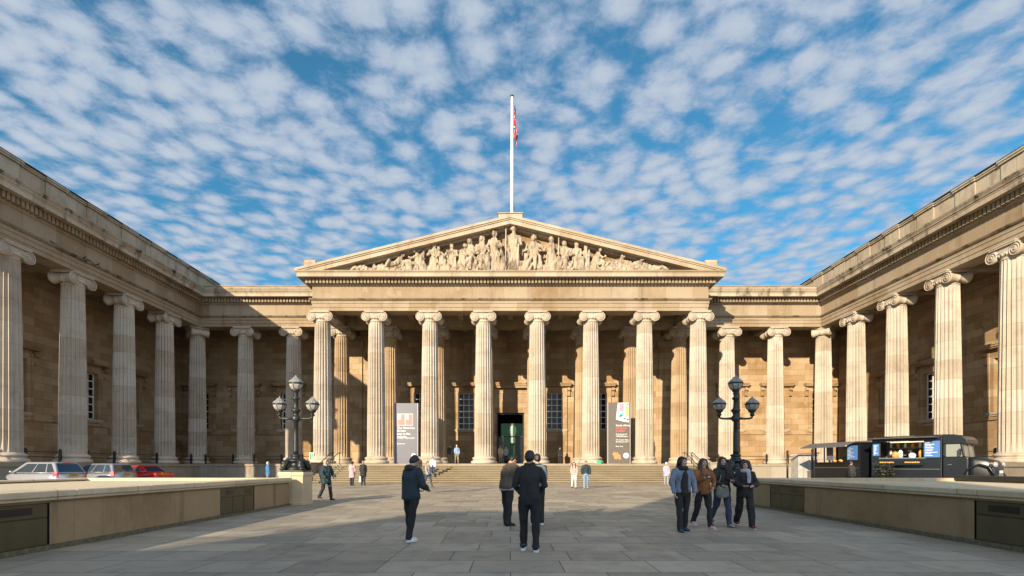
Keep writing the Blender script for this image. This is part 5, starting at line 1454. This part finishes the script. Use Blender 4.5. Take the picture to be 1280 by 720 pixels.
person('person in a dark denim jacket and blue jeans walking beside the dusty pink jacket', x, y, -6, 1.68, top='navy', legs='denim_blue', shoes='beige', hair='hair_brown', hem=.88, bulk=1.08, LA=(0,18,14,6), RA=(0,18,14,6), L=(-8,10), Rr=(8,4), group=GC)
x, y = at(833, 606.5)
person('person in a lavender coat and white hat at the foot of the steps', x, y, 0, 1.58, top='lavender', legs='grey', shoes='grey', hair='white', style='hat', hem=.66, bulk=1.1, L=(4,2), Rr=(-4,4))
x = PX(335, 36); person('white haired person in a bright blue coat behind the sunlit low wall', x, 36, 120, 1.64, top='blue', legs='khaki', shoes='leather', hair='hair_grey', hem=.70, bulk=1.1, L=(5,2), Rr=(-5,5))
# staff and customers at the stalls
w = TRUCK.matrix_basis @ Vector((-1.7,.15,0)); person('stall worker in black standing inside the food truck', w.x, w.y, -55, 1.66, z=.75, top='black', legs='black', hair='hair_dark', hem=.84, LA=(20,10,60,20))
person('customer in a dark coat waiting before the black catering trailer', PX(1064,30.6), 30.6, 100, 1.66, top='coal', legs='black', hair='hair_dark', hem=.70)
# ================================================================== what stands south of the forecourt and shades it
M['brick'] = stone('brown_brick', (.22,.15,.10), .225, .075, .2, .8, .3)
def house(x0, x1, y0, y1, h, floors, bays, label):
    t = thing('town_house', label, 'house', ((x0+x1)/2, y1, 0))
    w = (x1-x0)/2; d = y1-y0
    mb = MB(); mb.box(-w, w, -d, 0, -.1, h-.5); mb.build('wall', M['brick'], t)
    mb = MB(); mb.box(-w-.01, w+.01, -d-.1, .12, h-.499, h-.15); mb.box(-w-.005, w+.005, -d-.02, .02, h-.149, h); mb.build('parapet', M['coping'], t)
    mb = MB(); mb.box(-w+.3, -w+1.2, -d+1, -d+2, h, h+.01); mb.build('roof', M['roof'], t)
    fh = (h-1)/floors
    for i in range(floors):
        for k in range(bays):
            cx = -w+2*w*(k+.5)/bays; z0 = .9+i*fh
            mb = MB(); mb.box(cx-.5, cx+.5, .002, .06, z0, z0+fh*.6); o = mb.build('window', M['white'], t)
            mb = MB(); mb.box(cx-.42, cx-.03, .061, .07, z0+.07, z0+fh*.6-.07); mb.box(cx+.03, cx+.42, .061, .07, z0+.07, z0+fh*.6-.07); mb.build('pane', M['glass_dark'], o)
house(-24.75, -19.16, -35, -25, HA, 4, 2, 'lower brown brick town house across the street south of the forecourt')
house(-19.15, -14.0, -35, -25, HB, 6, 2, 'taller brown brick town house across the street south of the forecourt')
M['bark'] = mat('bark', (.07,.055,.04), .9, 0, .6, 12, .3, 4)
def bare_tree(x, y, h, seed, label):
    t = thing('bare_tree', label, 'tree', (x, y, .05), 0, 'bare trees south of the forecourt'); r = random.Random(seed)
    mb = MB(); mb.tube([(0,0,0),(.05,0,h*.3),(.0,.1,h*.62)], [.26,.19,.12], 10); mb.build('trunk', M['bark'], t)
    mb = MB()
    def grow(p, d, L, rad, lev):
        q = p+d*L; m_ = p.lerp(q,.5)+Vector((r.gauss(0,.05),r.gauss(0,.05),0))*L
        mb.tube([p, m_, q], [rad, rad*.8, rad*.6], 6)
        if lev == 0: return
        for k in range(3 if lev > 1 else 2):
            grow(p.lerp(q,.55+.45*r.random()), (d+Vector((r.gauss(0,.5),r.gauss(0,.5),r.gauss(.12,.3)))).normalized(), L*.68, rad*.58, lev-1)
    for k in range(5):
        a = k*1.256+r.random(); grow(Vector((0,.05,h*(.32+.06*k))), Vector((math.cos(a)*.7,math.sin(a)*.7,.75)).normalized(), h*.26, .09, 3)
    mb.build('crown', M['bark'], t)
bare_tree(-17.3, -10, 9.6, 2, 'taller leafless tree south of the forecourt by the left low wall')
bare_tree(-21.3, -7.5, 9.4, 5, 'shorter leafless tree south of the forecourt further to the left')

# ================================================================== sun, sky, camera
d = Vector((.55, 1.0, -.38)).normalized()
sl_ = bpy.data.lights.new('sun', 'SUN'); sl_.energy = SUN; sl_.angle = R(.5); sl_.color = (1, .83, .60)
so = bpy.data.objects.new('sun', sl_); COL.objects.link(so); so.rotation_euler = d.to_track_quat('-Z', 'Y').to_euler(); so.location = (-30,-50,40)
w = bpy.data.worlds.new('World'); scene.world = w; w.use_nodes = True
n = w.node_tree.nodes; l = w.node_tree.links; n.clear()
class WN(NT):
    def __init__(s, tree): s.t = tree; s.n = tree.nodes; s.l = tree.links
nt = WN(w.node_tree)
out = nt.new('ShaderNodeOutputWorld'); bg = nt.new('ShaderNodeBackground'); l.new(bg.outputs[0], out.inputs[0]); bg.inputs['Strength'].default_value = SKY
sky = nt.new('ShaderNodeTexSky', sky_type='NISHITA'); sky.sun_disc = False
el = math.asin(-d.z); sky.sun_elevation = el; sky.sun_rotation = math.atan2(-d.x, -d.y); sky.altitude = 0; sky.air_density = 1; sky.dust_density = .3; sky.ozone_density = 3.5
gen = nt.new('ShaderNodeTexCoord').outputs['Generated']
sp = nt.new('ShaderNodeSeparateXYZ'); l.new(gen, sp.inputs[0])
zc = nt.math('MAXIMUM', sp.outputs[2], .06)
cb = nt.new('ShaderNodeCombineXYZ')
l.new(nt.math('DIVIDE', sp.outputs[0], zc), cb.inputs[0]); l.new(nt.math('MULTIPLY', nt.math('DIVIDE', sp.outputs[1], zc), .98), cb.inputs[1])
base = cb.outputs[0]
mp = nt.new('ShaderNodeMapping'); l.new(base, mp.inputs[0]); mp.inputs['Rotation'].default_value = (0,0,0); mp.inputs['Location'].default_value = (3.1, 1.7, 0)
base = mp.outputs[0]
wn = nt.new('ShaderNodeTexNoise'); l.new(base, wn.inputs['Vector']); wn.inputs['Scale'].default_value = 3.0; wn.inputs['Detail'].default_value = 3
wv = nt.new('ShaderNodeVectorMath', operation='MULTIPLY_ADD'); l.new(wn.outputs['Color'], wv.inputs[0]); wv.inputs[1].default_value = (.11,.11,0); l.new(base, wv.inputs[2])
vo = nt.new('ShaderNodeTexVoronoi', feature='SMOOTH_F1'); l.new(wv.outputs[0], vo.inputs['Vector']); vo.inputs['Scale'].default_value = 11; vo.inputs['Smoothness'].default_value = .5
cell = nt.math('SUBTRACT', 1.0, nt.math('MULTIPLY', vo.outputs['Distance'], 1.25))
fine = nt.noise(wv.outputs[0], 19, 9, .64)
big = nt.noise(base, 1.5, 3, .5)
den = nt.math('ADD', nt.math('ADD', nt.math('MULTIPLY', cell, .72), nt.math('MULTIPLY', fine, .90)), nt.math('MULTIPLY', big, .44))
cov = nt.ramp(den, .58, 1.12)
cov = nt.math('ADD', nt.math('MULTIPLY', cov, .90), .05)
shade = nt.ramp(den, .85, 1.40)
cc = nt.mix(shade, (CL[0]*.74, CL[1]*.81, CL[2]*.92, 1), (*CL, 1))
dot = nt.new('ShaderNodeVectorMath', operation='DOT_PRODUCT'); l.new(gen, dot.inputs[0]); dot.inputs[1].default_value = Vector((.34,-.93,.06)).normalized()
glow = nt.ramp(dot.outputs['Value'], -.15, .9, 1.0, GLOW)        # added fill: unseen southern sky brightened towards the east for the shaded left wing
gc = nt.new('ShaderNodeCombineXYZ'); [l.new(nt.math('MULTIPLY', glow, nt.ramp(glow, 1.0, GLOW, 1.0, q)), gc.inputs[i]) for i, q in enumerate((1.06,.99,.92))]
cc = nt.mix(1, cc, gc.outputs[0], 'MULTIPLY')
skyc = nt.mix(1, sky.outputs[0], SKYMUL, 'MULTIPLY')
col = nt.mix(nt.math('MAXIMUM', cov, nt.ramp(glow, 1.0, GLOW*.7, 0, .85)), skyc, cc)
l.new(col, bg.inputs[0])
cam = bpy.data.cameras.new('camera'); co = bpy.data.objects.new('camera', cam); COL.objects.link(co); scene.camera = co
cam.sensor_width = 36; cam.lens = 36*F/1280; cam.shift_x = (640-CX)/1280; cam.shift_y = (HY-360)/1280
cam.clip_start = .1; cam.clip_end = 2000
co.location = (0,0,1.5); co.rotation_euler = (R(90),0,0)
vs = scene.view_settings; vs.view_transform = 'Standard'; vs.look = 'None'; vs.gamma = 1; vs.exposure = EXPO; vs.use_curve_mapping = False
scene.cycles.use_denoising = True; scene.cycles.max_bounces = 8; scene.cycles.diffuse_bounces = 5
